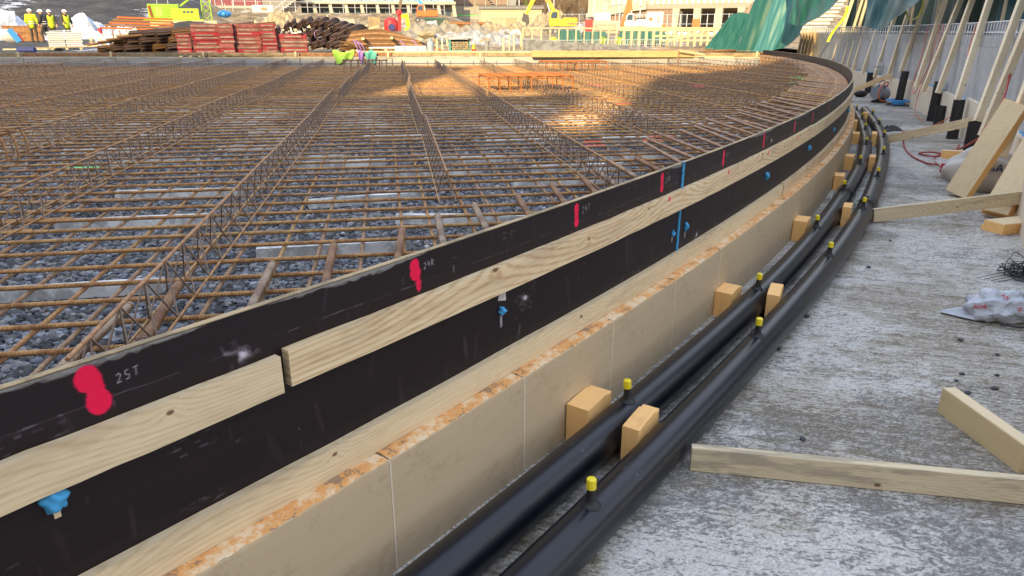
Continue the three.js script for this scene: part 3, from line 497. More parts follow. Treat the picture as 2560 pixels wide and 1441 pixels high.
// ---------------------------------------------------------------- straight stop end on the far side
{
  const t = thing('stop_end_form', 'straight grey steel stop end with tan timber rails on top', 'formwork');
  const dirx = 1 / Math.hypot(1, 0.157), dirz = 0.157 * dirx, turn = -Math.atan2(dirz, dirx), L = 2.4;
  for (let i = -9; i < 5; i++) {
    const x = i * L * dirx - 1.2, c = V(x, 0, farLine(x) - 0.03); if (x > 8.4) continue;
    const bx = (w, h, d, px, py, pz, m, n) => { const g = box(w, h, d, px, py, pz, 0.004); g.rotateY(turn); g.translate(c.x, 0, c.z); return part(t, n, g, m); };
    bx(L - 0.02, 0.27, 0.03, 0, 0.80, 0, M.steel, 'steel_panel');
    bx(L - 0.01, 0.035, 0.05, 0, 0.955, -0.01, M.woodC, 'lower_rail');
    bx(L - 0.03, 0.075, 0.16, 0, 1.035, -0.08, i % 3 ? M.tan : M.cardboard, 'upper_rail');
    for (const s of [-0.9, -0.3, 0.3, 0.9]) { bx(0.022, 0.022, 0.05, s, 0.865, 0.03, M.white, 'clamp'); bx(0.022, 0.022, 0.05, s, 0.735, 0.03, M.white, 'clamp'); bx(0.014, 0.17, 0.014, s + 0.02, 0.80, 0.045, M.wire, 'clamp_rod'); }
    bx(0.05, 0.15, 0.03, L / 2 - 0.1, 1.03, 0.02, M.woodB, 'rail_post');
  }
  for (const y of [0.755, 0.835]) { const a = V(-22, y, farLine(-22) + 0.05), b = V(8.2, y, farLine(8.2) + 0.05); part(t, 'tie_rod', rod(a, b, 0.008, 0.008, 6), M.steel); }
}
solo('laid_timber', beam(V(3.55, 1.055, -19.02), V(7.75, 1.045, -18.5), 0.14, 0.16, 0.006), mat([0.72, 0.68, 0.5], 0.65, { map: T.wood1 }), 'long fresh yellow timber lying on the stop end rail', 'timber');
solo('laid_timber', beam(V(7.2, 1.0, -18.9), V(9.2, 0.96, -19.3), 0.12, 0.10, 0.005), M.woodA, 'shorter pale timber lying beyond the end of the yellow one', 'timber');
solo('round_timber', beam(V(-1.2, 1.10, -20.05), V(6.2, 1.09, -18.95), 0.07, 0.035, 0.004), M.woodA, 'thin pale batten lying along the top of the stop end', 'timber');
{ const p = thing('prop_stand', 'small rusty prop stand holding a crooked board on the stop end', 'prop', [7.25, 0.95, -18.3]); part(p, 'post', rod(V(0, -0.18, 0), V(0, 0.2, 0), 0.02, 0.02, 8), M.rust[2]); part(p, 'arm', beam(V(0, 0.2, 0), V(0.7, 0.08, 0.02), 0.05, 0.03), M.woodC); }

// ---------------------------------------------------------------- outer wall of the strip
const WD = 1.66, SK = 1.60, WT = 1.54;
const wall = thing('tank_wall', 'curved grey precast concrete wall with steel loops along its top', 'wall');
{
  const joints = [40.6, 37.4, 34.2, 30.3, 26.35, 23.3, 20.5, 18.2, 15.95, 13.4, 10.8];
  for (let i = 0; i + 1 < joints.length; i++) { const a = joints[i] - 0.012, b = joints[i + 1] + 0.012; part(wall, 'wall_panel', arcBox(a, b, WD, WD + 0.26, 0, WT - 0.16, 14, 0.0002, 200 + i), M.wall); part(wall, 'wall_cap', arcBox(a, b, WD + 0.006, WD + 0.254, WT - 0.157, WT, 14, 0.0002, 220 + i), M.wall); }
  // starter loops
  for (const dr of [WD + 0.04, WD + 0.21]) for (const y of [WT + 0.045, WT + 0.19]) { const p = []; for (let a = 40.5; a >= 10.8; a -= 1.5) p.push(ring(a, dr, y)); part(wall, 'long_bar', tube(p, 0.011, 120, 6), M.galv); }
  for (let a = 40.2; a > 11; a -= 0.27) { const q = d => (y => ring(a, d, y)); part(wall, 'loop_bar', tube([q(WD + 0.04)(WT - 0.02), q(WD + 0.04)(WT + 0.15), q(WD + 0.06)(WT + 0.19), q(WD + 0.19)(WT + 0.19), q(WD + 0.21)(WT + 0.15), q(WD + 0.21)(WT - 0.02)], 0.0125, 16, 5, false, 0.2), M.galv); }
}
const skirt = thing('skirt_insulation', 'beige foam boards standing against the foot of the concrete wall', 'insulation');
{ let a = 40.5; const R = rng(44); while (a > 11) { const b = a - 1.24; part(skirt, 'foam_board', arcBox(a - 0.006, b + 0.006, SK, SK + 0.058, 0, (a > 33 ? 0.60 : a > 25 ? 0.55 : 0.5) + (R() - 0.5) * 0.02, 6), M.skirt);
    if (R() < 0.55) { const p = [], h = (a > 33 ? 0.6 : a > 25 ? 0.55 : 0.5); for (let k = 0; k <= 8; k++) p.push(ring(lerp(a, b, 0.2 + 0.06 * k), SK + 0.05, h + 0.012 + 0.008 * Math.sin(k * 2.1))); part(skirt, 'foam_bead', tube(p, 0.009, 16, 5), M.blueFoam); } a = b; } }
// slanting props, foot in front of the skirt, head over the wall
{
  const B = [[[14.01, .78, -22.13], [14.14, 2.51, -21.79]], [[13.68, .72, -21.05], [13.82, 2.47, -20.78]], [[13.49, .68, -20.49], [13.69, 2.46, -20.36]], [[13.29, .59, -19.9], [13.46, 2.43, -19.73]], [[12.91, .56, -18.86], [13.03, 2.38, -18.54]], [[12.44, .55, -17.64], [12.53, 2.33, -17.29]], [[11.91, .58, -16.39], [12.1, 2.29, -16.28]], [[11.38, .8, -15.24], [11.56, 2.24, -15.1]], [[10.56, .59, -13.59], [10.78, 2.18, -13.54]], [[10.2, .55, -12.91], [10.3, 2.14, -12.55]], [[9.45, .63, -11.59], [9.68, 2.1, -11.53]], [[8.42, .65, -9.9], [8.9, 2.04, -10.25]], [[7.07, .6, -7.91], [7.51, 1.95, -8.14]], [[6.64, .52, -7.31], [6.79, 1.91, -7.15]], [[5.75, 0.5, -6.05], [6.05, 1.7, -6.15]]];
  const S = 1.035;                                        // props lean on the wall top, so they stand a little nearer to it
  B.forEach(([a, b], i) => { const p = V(...a).multiply(V(S, 1, S)), q = V(...b).multiply(V(S, 1, S)), d = q.clone().sub(p); p.addScaledVector(d, -0.06); q.addScaledVector(d, 0.75); const g = new THREE.BoxGeometry(0.1, p.distanceTo(q), 0.045); const gg = boxUV(g); gg.applyQuaternion(new THREE.Quaternion().setFromUnitVectors(UP, d.clone().normalize())); const m = p.clone().add(q).multiplyScalar(0.5); gg.translate(m.x, m.y, m.z); solo('timber_prop', gg, M.woodPale, 'slender pale timber prop leaning on the concrete wall', 'timber prop', 'timber props along the concrete wall'); });
  // flat boards leaning where the wall ends
  for (let i = 0; i < 5; i++) { const a = 13.2 - i * 0.42; solo('leaning_board', beam(ring(a, WD - 0.22, 0.5), ring(a - 0.35, WD - 0.02, 1.62), 0.02, 0.26, 0.002, Math.PI / 2 * 0), M.woodA, 'wide pale board leaning on the far end of the wall', 'board', 'boards leaning on the far end of the wall'); }
}
// green sheeting wall behind and tarpaulins thrown over it
{
  const R = rng(63);
  for (let i = 0; i < 9; i++) { const a0 = 40.4 - i * 3.0, a1 = a0 - 3.05, ph = R() * 6; const g = sheet(40, 10, (u, v) => { const q = ring(lerp(a0, a1, u), WD + 0.75 + 0.07 * Math.sin(u * 23 + ph) + 0.04 * Math.sin(u * 57 + v * 3), lerp(0.9, 4.6, v)); return [q.x, q.y, q.z]; }); solo('sheeting', g, [M.tarpDark, M.tarpGrey, M.tarpDark, M.tarpBlue][i % 4], ['dark green sheeting hung behind the concrete wall', 'grey green sheeting hung behind the concrete wall', 'dark green sheeting hung behind the concrete wall', 'blue green sheeting hung behind the concrete wall'][i % 4], 'sheeting', 'sheets hung behind the concrete wall'); }
  for (const [a, w] of [[15.6, 0.1], [17.6, 0.16], [21.6, 0.1], [24.1, 0.12], [27.0, 0.12], [30.0, 0.16], [33.2, 0.16], [35.8, 0.12]]) solo('timber_stud', beam(ring(a, WD + 0.5, 0.9), ring(a - 0.35, WD + 0.55, 4.6), 0.05, w), a % 2 > 1 ? M.woodA : M.woodC, 'upright timber stud standing behind the steel loops of the wall', 'stud', 'upright studs behind the wall');
  // tarp: two rails joined by a folded cloth
  const tarp = (name, label, m, top, bot, folds, depth, sag, seed, nv = 22) => { const ph = rng(seed)() * 6; const ct = new THREE.CatmullRomCurve3(top.map(p => V(...p))), cb = new THREE.CatmullRomCurve3(bot.map(p => V(...p))); const g = sheet(90, nv, (u, v) => { const a = ct.getPoint(u), b = cb.getPoint(u), q = a.clone().lerp(b, v), f = depth * (0.25 + 0.75 * Math.sin(v * 2.6 + 0.3)) * (Math.sin(u * folds + ph + 0.8 * Math.sin(v * 3)) + 0.45 * Math.sin(u * folds * 2.3 + v * 4 + ph) + 0.25 * Math.sin(u * folds * 4.1 - v * 9)); const n = V(-0.85, 0.2, 0.45); q.addScaledVector(n, f); q.y -= sag * Math.sin(v * Math.PI) * Math.sin(u * Math.PI); return [q.x, q.y, q.z]; }, 4, 3); return solo(name, g, m, label, 'tarpaulin'); };
  const ap = (az, D, y) => [Math.sin(az * RAD) * D, y, -Math.cos(az * RAD) * D];
  tarp('tarpaulin', 'small green tarpaulin tent at the far end of the wall', M.tarp, [ap(25.0, 32, 2.2), ap(25.7, 32, 2.32), ap(26.4, 32, 2.25)], [ap(23.3, 31, 0.85), ap(24.5, 31, 0.85), ap(25.8, 31, 0.85)], 22, 0.05, 0, 3);
  tarp('tarpaulin', 'large green tarpaulin draped from above down to the end of the form', M.tarp, [ap(27.1, 31, 3.7), ap(28.4, 30.5, 3.8), ap(29.8, 30, 3.7)], [ap(25.7, 30.3, 0.85), ap(26.7, 30, 0.85), ap(27.9, 29.6, 0.85)], 7, 0.06, 0, 4);
  tarp('tarpaulin', 'pale blue green tarpaulin strip hanging over the far form end', mat([0.04, 0.17, 0.16], 0.5), [ap(28.3, 29.6, 3.6), ap(29.3, 29.4, 3.7), ap(30.3, 29.2, 3.7)], [ap(26.9, 29.0, 0.9), ap(27.7, 28.8, 0.9), ap(28.4, 28.6, 0.98)], 8, 0.04, 0, 5);
  tarp('tarpaulin', 'green tarpaulin strip beside the pale boards at the wall end', M.tarp, [ap(30.2, 28.8, 3.6), ap(30.7, 28.4, 3.6), ap(31.2, 28.2, 3.6)], [ap(28.3, 28.6, 0.95), ap(29.1, 28.3, 1.1), ap(29.9, 27.9, 1.45)], 6, 0.05, 0, 12);
  tarp('tarpaulin', 'bulging green tarpaulin slung above the steel loops with yellow strap', M.tarp, [ap(29.0, 27.4, 3.5), ap(31.0, 25.6, 3.7), ap(33.0, 23.2, 3.5)], [ap(29.05, 27.0, 1.86), ap(30.0, 26.0, 1.76), ap(32.3, 22.8, 2.45)], 9, 0.15, 0.15, 6);
  tarp('tarpaulin', 'blue green tarpaulin hanging low over the steel loops', M.tarpBlue, [ap(34.4, 20.8, 3.3), ap(35.8, 19.0, 3.5), ap(37.2, 17.2, 3.4)], [ap(33.9, 20.4, 1.72), ap(35.0, 19.3, 1.66), ap(37.0, 16.9, 2.15)], 10, 0.13, 0.12, 7);
  tarp('tarpaulin', 'rolled blue tarpaulin edge hanging behind the props', M.tarpBlue, [ap(38.6, 17.2, 3.0), ap(39.4, 16.0, 3.0), ap(40.2, 14.8, 3.0)], [ap(38.6, 17.0, 2.25), ap(39.3, 15.8, 2.15), ap(40.1, 14.6, 2.25)], 8, 0.10, 0.05, 8);
  tarp('tarpaulin', 'green tarpaulin corner hanging close to the wide stud', M.tarp, [ap(43.4, 11.4, 2.6), ap(44.2, 10.6, 2.6), ap(45.2, 9.8, 2.6)], [ap(43.4, 11.3, 2.0), ap(44.1, 10.5, 1.9), ap(45.0, 9.7, 1.95)], 7, 0.06, 0.02, 9);
  solo('lifting_strap', sheet(3, 18, (u, v) => { const a = V(14.35, 2.35, -22.3), b = V(13.95, 1.28, -22.4), q = a.lerp(b, v); return [q.x + 0.06 * Math.sin(v * 5) + (u - 0.5) * 0.06, q.y, q.z + (u - 0.5) * 0.06 + 0.03 * Math.sin(v * 7)]; }), M.strapYellow, 'yellow lifting strap hanging down over the concrete wall', 'strap');
  solo('strap_loop', sheet(36, 2, (u, v) => { const t = u * 6.283; return [11.75 + 0.16 * Math.sin(t) * 0.8, 2.15 + 0.30 * Math.cos(t), -15.7 + 0.1 * Math.sin(t) + (v - 0.5) * 0.05]; }), M.strapYellow, 'yellow strap loop hanging beside the blue green tarpaulin', 'strap');
}
// ---------------------------------------------------------------- things on the floor
{
  const label = 'black pipe stub standing on the floor against the skirt';
  for (const [x, z, h, tx] of [[12.857, -18.459, 0.54, 0], [11.32, -15.085, 0.76, 0.05], [10.009, -12.336, 0.72, 0.03], [9.7, -11.766, 0.34, 0], [8.679, -10.169, 0.60, 0], [7.25, -8.15, 0.52, 0]]) { const t = thing('pipe_stub', label, 'pipe', [x, 0, z], 0, 'upright pipe stubs along the skirt'); const g = new THREE.LatheGeometry([[0.082, 0], [0.082, h], [0.0735, h], [0.0735, 0.02]].map(p => new THREE.Vector2(...p)), 28); g.rotateZ(-tx); part(t, 'stub_body', g, M.black); }
  { const t = thing('cable_reel', 'blue and black cable reel lying round a pipe stub', 'reel', [11.30, 0, -15.06]); for (const [y, m] of [[0.035, M.black], [0.13, M.blue]]) part(t, 'flange', new THREE.TorusGeometry(0.25, 0.016, 6, 36).rotateX(Math.PI / 2).translate(0, y, 0), m); part(t, 'hub', new THREE.CylinderGeometry(0.13, 0.13, 0.1, 20, 1, true).translate(0, 0.08, 0), M.blue); for (let i = 0; i < 6; i++) part(t, 'spoke', rod(V(0.12 * Math.cos(i * 1.047), 0.13, 0.12 * Math.sin(i * 1.047)), V(0.25 * Math.cos(i * 1.047), 0.13, 0.25 * Math.sin(i * 1.047)), 0.012, 0.012, 5), M.blue); }
  { const t = thing('vacuum_machine', 'grey cylindrical machine with an orange hose on the floor', 'machine', [11.45, 0, -15.95], 0.5); t.scale.setScalar(0.85); part(t, 'drum', new THREE.CylinderGeometry(0.17, 0.17, 0.5, 24).rotateZ(Math.PI / 2 - 0.12).translate(0, 0.24, 0), M.greyMachine); part(t, 'end_plate', new THREE.CylinderGeometry(0.15, 0.12, 0.06, 20).rotateZ(Math.PI / 2 - 0.12).translate(0.27, 0.27, 0), M.galv); part(t, 'motor_box', box(0.22, 0.09, 0.2, -0.02, 0.43, 0, 0.02), M.greyMachine); part(t, 'foot', box(0.4, 0.06, 0.26, 0, 0.04, 0, 0.01), M.darkMetal); part(t, 'handle', tube([V(-0.16, 0.44, 0), V(-0.1, 0.56, 0), V(0.12, 0.58, 0), V(0.18, 0.44, 0)], 0.012, 20, 6), M.darkMetal); part(t, 'hose', tube([V(0.12, 0.42, 0.1), V(0.0, 0.56, 0.16), V(-0.24, 0.5, 0.14), V(-0.32, 0.25, 0.1), V(-0.26, 0.08, 0.16), V(0, 0.05, 0.2)], 0.018, 50, 7), M.cable); }
  { const t = thing('rubber_boot', 'small black rubber lump lying by the far pipe stub', 'rubber', [11.9, 0, -17.35]); const g = new THREE.SphereGeometry(0.14, 14, 10).scale(1.3, 0.6, 0.8).translate(0, 0.08, 0); part(t, 'lump', g, M.blackRubber); }
  solo('dark_rag', sheet(14, 10, (u, v) => [8.35 + (u - 0.5) * 0.42 + 0.05 * Math.sin(v * 6), 0.012 + 0.06 * Math.max(0, Math.sin(u * 3.1) * Math.sin(v * 3.1)) * (1 + 0.6 * Math.sin(u * 13 + v * 9)), -11.25 + (v - 0.5) * 0.3 + 0.04 * Math.sin(u * 8)]), M.jacket, 'crumpled dark rag lying on the floor near the pipe ends', 'rag');
  // planks between pipes and wall
  const Hh = 0.102, w = 0.036;
  solo('kicker_plank', beam(V(1.055, Hh / 2 + 0.001, -2.228), V(2.75, Hh / 2 + 0.002, -1.63), w, Hh), M.woodC, 'weathered plank standing on edge across the floor beside the cut foam piece', 'plank');
  solo('kicker_plank', beam(V(4.137, 0.062, -5.581), V(5.9, 0.27, -5.35), w, 0.12), M.woodC, 'stained plank sloping from the pipes up over the foam pieces', 'plank');
  solo('kicker_plank', beam(V(7.29, 0.062, -9.83), V(7.72, 0.50, -8.55), w, 0.12), M.woodB, 'clean plank sloping up from the pipes with an orange cable over it', 'plank');
  solo('kicker_plank', beam(V(11.42, 0.07, -17.4), V(12.25, 0.57, -16.75), w, 0.12), M.woodA, 'plank sloping up to the wall behind the grey machine', 'plank');
  // loose foam boards
  const foamBoard = (a, b, ww, hh, label, roll, up, bodyM = M.foamOrange) => { const t = thing('foam_offcut', label, 'foam board'); const d = b.clone().sub(a), L = d.length(); const s = [[-ww / 2, 0], [ww / 2, 0], [ww / 2, hh * 0.5], [ww / 2 - 0.018, hh * 0.5], [ww / 2 - 0.018, hh], [-ww / 2, hh]]; const g = extr(s, L, 0.002); g.translate(0, 0, -L / 2); const fwd = d.clone().normalize(), upv = up.clone().addScaledVector(fwd, -up.dot(fwd)).normalize(), rt = upv.clone().cross(fwd); const m = new THREE.Matrix4().makeBasis(rt, upv, fwd); g.applyMatrix4(m); const c = a.clone().add(b).multiplyScalar(0.5); g.translate(c.x, c.y, c.z); part(t, 'board_body', g, bodyM); const sk = new THREE.BoxGeometry(ww - 0.02, 0.003, L - 0.004); sk.translate(-0.009, hh + 0.0035, 0); sk.applyMatrix4(m); sk.translate(c.x, c.y, c.z); part(t, 'skin_face', sk, M.foamCream); return t; };
  foamBoard(V(5.70, 0.01, -6.42), V(6.02, 0.93, -6.28), 0.24, 0.10, 'long foam board leaning over the white sack with a cream face', 0, V(-0.8, 0.3, 0.35));
  foamBoard(V(5.36, 0.01, -5.55), V(5.95, 0.95, -5.75), 0.24, 0.10, 'second long foam board leaning behind the stained plank', 0, V(-0.8, 0.3, 0.35));
  foamBoard(V(6.50, 0.16, -7.72), V(7.05, 0.17, -7.35), 0.10, 0.09, 'short foam board lying level above the red carton', 0, V(0, 1, 0));
  foamBoard(V(4.93, 0.0, -5.12), V(5.30, 0.0, -5.18), 0.20, 0.085, 'small notched foam block lying below the stained plank', 0, V(0, 1, 0));
  foamBoard(V(2.36, 0.0, -2.47), V(2.33, 0.0, -2.0), 0.075, 0.115, 'dirty cut foam piece lying behind the weathered plank', 0, V(0, 1, 0), M.foamDirty);
  foamBoard(V(5.75, 0.0, -5.85), V(5.95, 0.5, -5.5), 0.16, 0.1, 'broken foam board leaning at the edge of the pile', 0, V(-0.7, 0.4, 0.3));
  { const t = thing('red_carton', 'open red carton lying under the level foam board', 'carton', [6.36, 0, -7.25], 0.5); for (const [a, b, c, x, y, z] of [[0.34, 0.012, 0.26, 0, 0.02, 0], [0.34, 0.10, 0.012, 0, 0.07, 0.13], [0.34, 0.10, 0.012, 0, 0.07, -0.13], [0.012, 0.10, 0.26, -0.17, 0.07, 0], [0.012, 0.10, 0.26, 0.17, 0.07, 0]]) part(t, 'side', box(a, b, c, x, y, z), M.red); part(t, 'flap', box(0.3, 0.008, 0.12, 0, 0.12, -0.19, 0, 0, 0, 0.5), M.offwhite); t.rotation.z = -0.15; t.position.y = 0.03; }
  // white sack with letters
  { const t = thing('white_sack', 'slumped white sack with dark blue letters behind the leaning foam', 'sack', [6.12, 0, -6.62], -0.65); const g = new THREE.SphereGeometry(0.3, 40, 28), p = g.attributes.position; for (let i = 0; i < p.count; i++) { const x = p.getX(i), y = p.getY(i), z = p.getZ(i), f = 1 + 0.08 * Math.sin(x * 17 + y * 11) + 0.06 * Math.sin(z * 19 - y * 23); p.setXYZ(i, x * f * 1.2, Math.max(0, (y * f + 0.24) * 0.85), z * f * 0.55); } g.computeVertexNormals(); part(t, 'sack_body', g, M.offwhite); const l = new TextGeometry('MA', { font, size: 0.075, depth: 0.004, curveSegments: 4 }); l.rotateX(-0.25).translate(-0.02, 0.24, 0.17); part(t, 'lettering', l, M.navy); }
  // crumpled carrier bag
  { const t = thing('carrier_bag', 'crumpled white plastic carrier bag with red letters', 'plastic bag', [3.42, 0, -3.40], -0.6); const g = new THREE.IcosahedronGeometry(0.13, 6), p = g.attributes.position;
    const cr = (x, y, z) => 1 + 0.20 * Math.abs(Math.sin(x * 26 + y * 15 + 1)) - 0.20 * Math.abs(Math.sin(z * 24 - y * 31 + x * 11)) + 0.10 * Math.sin(x * 17 - z * 29) + 0.10 * Math.abs(Math.sin(x * 55 + z * 47 - y * 20));
    for (let i = 0; i < p.count; i++) { const x = p.getX(i), y = p.getY(i), z = p.getZ(i), f = cr(x, y, z); p.setXYZ(i, x * f * 1.15, Math.max(0.003, (y * f * 0.8) + 0.07), z * f * 0.8); } g.computeVertexNormals(); part(t, 'bag_body', g, M.plastic);
    part(t, 'bag_tail', sheet(10, 8, (u, v) => [-0.11 - 0.16 * u, 0.010 + 0.06 * (1 - u) * (1 - v) + 0.010 * Math.sin(v * 9), 0.05 - 0.02 * u + (v - 0.5) * 0.11 * (1 - 0.7 * u)]), M.plastic);
    part(t, 'handle', tube([V(0.02, 0.02, 0.13), V(0.12, 0.03, 0.16), V(0.19, 0.05, 0.12), V(0.15, 0.01, 0.08)], 0.006, 20, 5), M.black);
    for (const [s, x, y, z, a, b] of [['NOR', -0.125, 0.085, 0.112, 0.15, -0.35], ['AN', 0.0, 0.165, 0.06, -0.6, -0.9], ['N', 0.085, 0.115, 0.09, -1.1, -0.4]]) { const l = new TextGeometry(s, { font, size: 0.022, depth: 0.003, curveSegments: 3 }); l.rotateZ(a).rotateX(b).translate(x, y, z); part(t, 'lettering', l, M.red); } }
  // tangle of black binding wire
  { const R = rng(101), gs = []; for (let k = 0; k < 26; k++) { const p = []; const cx = rr(-0.05, 0.22), cz = rr(-0.12, 0.12), r = rr(0.05, 0.13), ph = R() * 6; for (let i = 0; i < 9; i++) { const t = ph + i * (0.5 + R() * 0.4); p.push(V(cx + r * Math.cos(t) * (0.7 + 0.5 * R()), 0.008 + 0.16 * R() * R() * (1 - Math.abs(cx - 0.1) * 3), cz + r * Math.sin(t))); } gs.push(tube(p, 0.0028, 34, 4)); } for (let k = 0; k < 4; k++) gs.push(tube([V(-0.02, 0.03, 0.02 * k), V(-0.14, 0.01 + 0.02 * k, 0.03), V(-0.25 - 0.03 * k, 0.006, 0.05 - 0.03 * k)], 0.0025, 14, 4)); const g = merge(gs); g.translate(4.22, 0.0, -4.02); solo('wire_tangle', g, M.black, 'tangle of black binding wire lying on the floor', 'wire'); }
  // grey and wine red cloth bundle
  { const t = thing('cloth_bundle', 'grey and wine red bundled jacket beside the carrier bag', 'jacket', [3.74, 0, -3.33], -0.5); const mk = (sy, y0, k) => { const g = new THREE.SphereGeometry(0.16, 26, 18), p = g.attributes.position; for (let i = 0; i < p.count; i++) { const x = p.getX(i), y = p.getY(i), z = p.getZ(i), f = 1 + 0.07 * Math.sin(x * 24 + k) * Math.sin(y * 19 + z * 15); p.setXYZ(i, x * f, Math.max(0.003, y * f * sy + y0), z * f); } g.computeVertexNormals(); return g; }; part(t, 'lining', mk(0.75, 0.09, 1), mat([0.06, 0.012, 0.018], 0.8)); part(t, 'shell', mk(0.7, 0.205, 4).scale(0.99, 1, 0.99), mat([0.24, 0.27, 0.33], 0.75)); }
  // cables
  const cab = (pts, m, label, r = 0.011) => solo('cable', tube(pts.map(p => V(...p)), r, 110, 7), m, label, 'cable');
  const q = (a, d, y) => { const p = ring(a, d, y); return [p.x, p.y, p.z]; };
  cab([q(35.9, WD + 0.02, 1.75), q(35.8, WD - 0.06, 1.5), q(36.0, WD - 0.1, 1.15), q(36.6, SK - 0.12, 0.8), q(36.2, SK - 0.2, 0.45), q(35.2, SK - 0.5, 0.08), q(34.5, SK - 0.72, 0.012), q(34.3, SK - 0.5, 0.012), q(35.0, SK - 0.2, 0.012)], M.cableRed, 'dark red cable looping down the wall to the floor', 0.012);
  cab([q(36.5, SK - 0.2, 0.6), q(36.9, SK - 0.25, 0.2), q(36.3, SK - 0.45, 0.014), q(34.9, SK - 0.55, 0.014), q(33.9, SK - 0.25, 0.014), q(33.1, SK - 0.12, 0.014)], M.cableRed, 'dark red cable curling on the floor at the foot of the skirt');
  cab([q(32.4, 0.6, 0.014), q(32.6, 0.72, 0.02), q(33.0, 0.72, 0.16), q(33.4, 0.70, 0.13), q(34.0, 0.72, 0.014), q(34.9, 0.78, 0.014), q(35.5, 0.92, 0.014), q(35.9, 1.05, 0.05), q(36.0, 1.2, 0.06)], M.cableRed, 'brown red cable draped over the clean plank and along the floor', 0.012);
  cab([q(30.9, WD, 1.72), q(31.0, WD - 0.05, 1.3), q(31.4, WD - 0.06, 0.9), q(31.5, SK - 0.05, 0.5), q(31.1, SK - 0.07, 0.25), q(30.6, SK - 0.3, 0.014), q(30.9, SK - 0.45, 0.014), q(31.6, SK - 0.35, 0.014)], M.cable, 'thin orange cable hanging down the wall behind a prop', 0.008);
  cab([q(27.2, WD, 1.75), q(27.3, WD - 0.05, 1.3), q(27.1, WD - 0.06, 0.9), q(26.8, SK - 0.05, 0.52), q(26.4, SK - 0.06, 0.33), q(26.0, SK - 0.05, 0.5), q(26.1, WD - 0.06, 1.0), q(26.0, WD, 1.72)], M.cable, 'orange cable hanging in a long loop on the concrete wall', 0.009);
  cab([q(27.6, WD, 1.72), q(27.5, WD - 0.05, 1.1), q(26.9, SK - 0.04, 0.45), q(26.8, SK - 0.05, 0.02), q(27.9, SK - 0.2, 0.012), q(29.5, SK - 0.25, 0.012)], M.cable, 'faint orange cable running down the skirt to the floor', 0.007);
  // wall bracket
  { const t = thing('wall_bracket', 'small steel bracket fixed low on the concrete wall', 'bracket'); const a = ring(21.6, WD - 0.05, 0.72); part(t, 'plate', box(0.03, 0.22, 0.16, a.x, a.y, a.z, 0.004, 0.3), M.steel); part(t, 'arm', rod(a, a.clone().add(V(-0.26, 0.0, 0.1)), 0.014, 0.014, 6), M.steel); }
  // pebbles and crumbs
  { const R = rng(7), g = new THREE.IcosahedronGeometry(0.012, 0).scale(1.3, 0.6, 1); for (const [x, z] of [[2.62, -2.72], [2.74, -2.62], [2.70, -2.78], [2.86, -2.74], [2.58, -2.6], [3.05, -2.95], [1.6, -2.35], [2.05, -1.9], [3.0, -3.15], [1.95, -3.2], [3.3, -4.4], [4.6, -5.9], [3.9, -5.0], [5.5, -7.4], [2.35, -3.6]]) { const m = shade(new THREE.Mesh(g, M.darkMetal)); m.name = numbered('pebble'); tag(m, 'small dark stone chip lying on the concrete floor', 'pebble', 'stone chips on the floor'); m.position.set(x, 0.006, z); m.rotation.set(0, R() * 6, 0); m.scale.setScalar(0.7 + R() * 0.8); scene.add(m); } }
}
// ---------------------------------------------------------------- unseen building added behind the camera, roof line shaped to shade the tank
{
  // silhouette: [across the light, shadow reach along the light on the mat]
  const prof = [[-75, 16], [-20, 17.6], [-8, 18.2], [-5.3, 17.4], [-4.7, 13], [-4.4, 9.6], [-2.3, 9.8], [-1.6, 10.6], [-1.36, 10.6], [-1.34, 6.4], [-0.84, 6.2], [-0.82, 13.2], [-0.6, 15.2], [0.1, 16.4], [1.0, 18.2], [1.7, 21.0], [2.5, 24.2], [4.2, 27], [9, 31], [26, 34]];
  const L = 26, tanE = Math.tan(SUN_EL), px = SUN_H[0], pz = SUN_H[1], cx = -pz, cz = px;   // across = (cx, cz)
  const s = new THREE.Shape(); s.moveTo(-75, -1); for (const [u, v] of prof) s.lineTo(u, 0.78 + (L + v) * tanE); s.lineTo(26, -1); s.closePath();
  const g = new THREE.ExtrudeGeometry(s, { depth: 9, bevelEnabled: false });
  const m = new THREE.Matrix4().makeBasis(V(cx, 0, cz), UP, V(-px, 0, -pz)); g.applyMatrix4(m); g.translate(-px * L, 0, -pz * L);
  const t = thing('unseen_shade_hall', 'unseen tall hall added behind the camera with a roof line shaped to shade the tank', 'building'); part(t, 'hall_wall', boxUV(g), M.facadeGrey);
}
// ---------------------------------------------------------------- background helpers
function place(name, label, category, az, D, y, group, turn = 0) { const p = at(az, D); return thing(name, label, category, [p.x, y === undefined ? terrainY(az, D) : y, p.z], -az * RAD + turn, group); }
const bx = (t, n, m, w, h, d, x, y, z, bev = 0, rz = 0, ry = 0, rx = 0) => part(t, n, box(w, h, d, x, y, z, bev, ry, rz, rx), m);

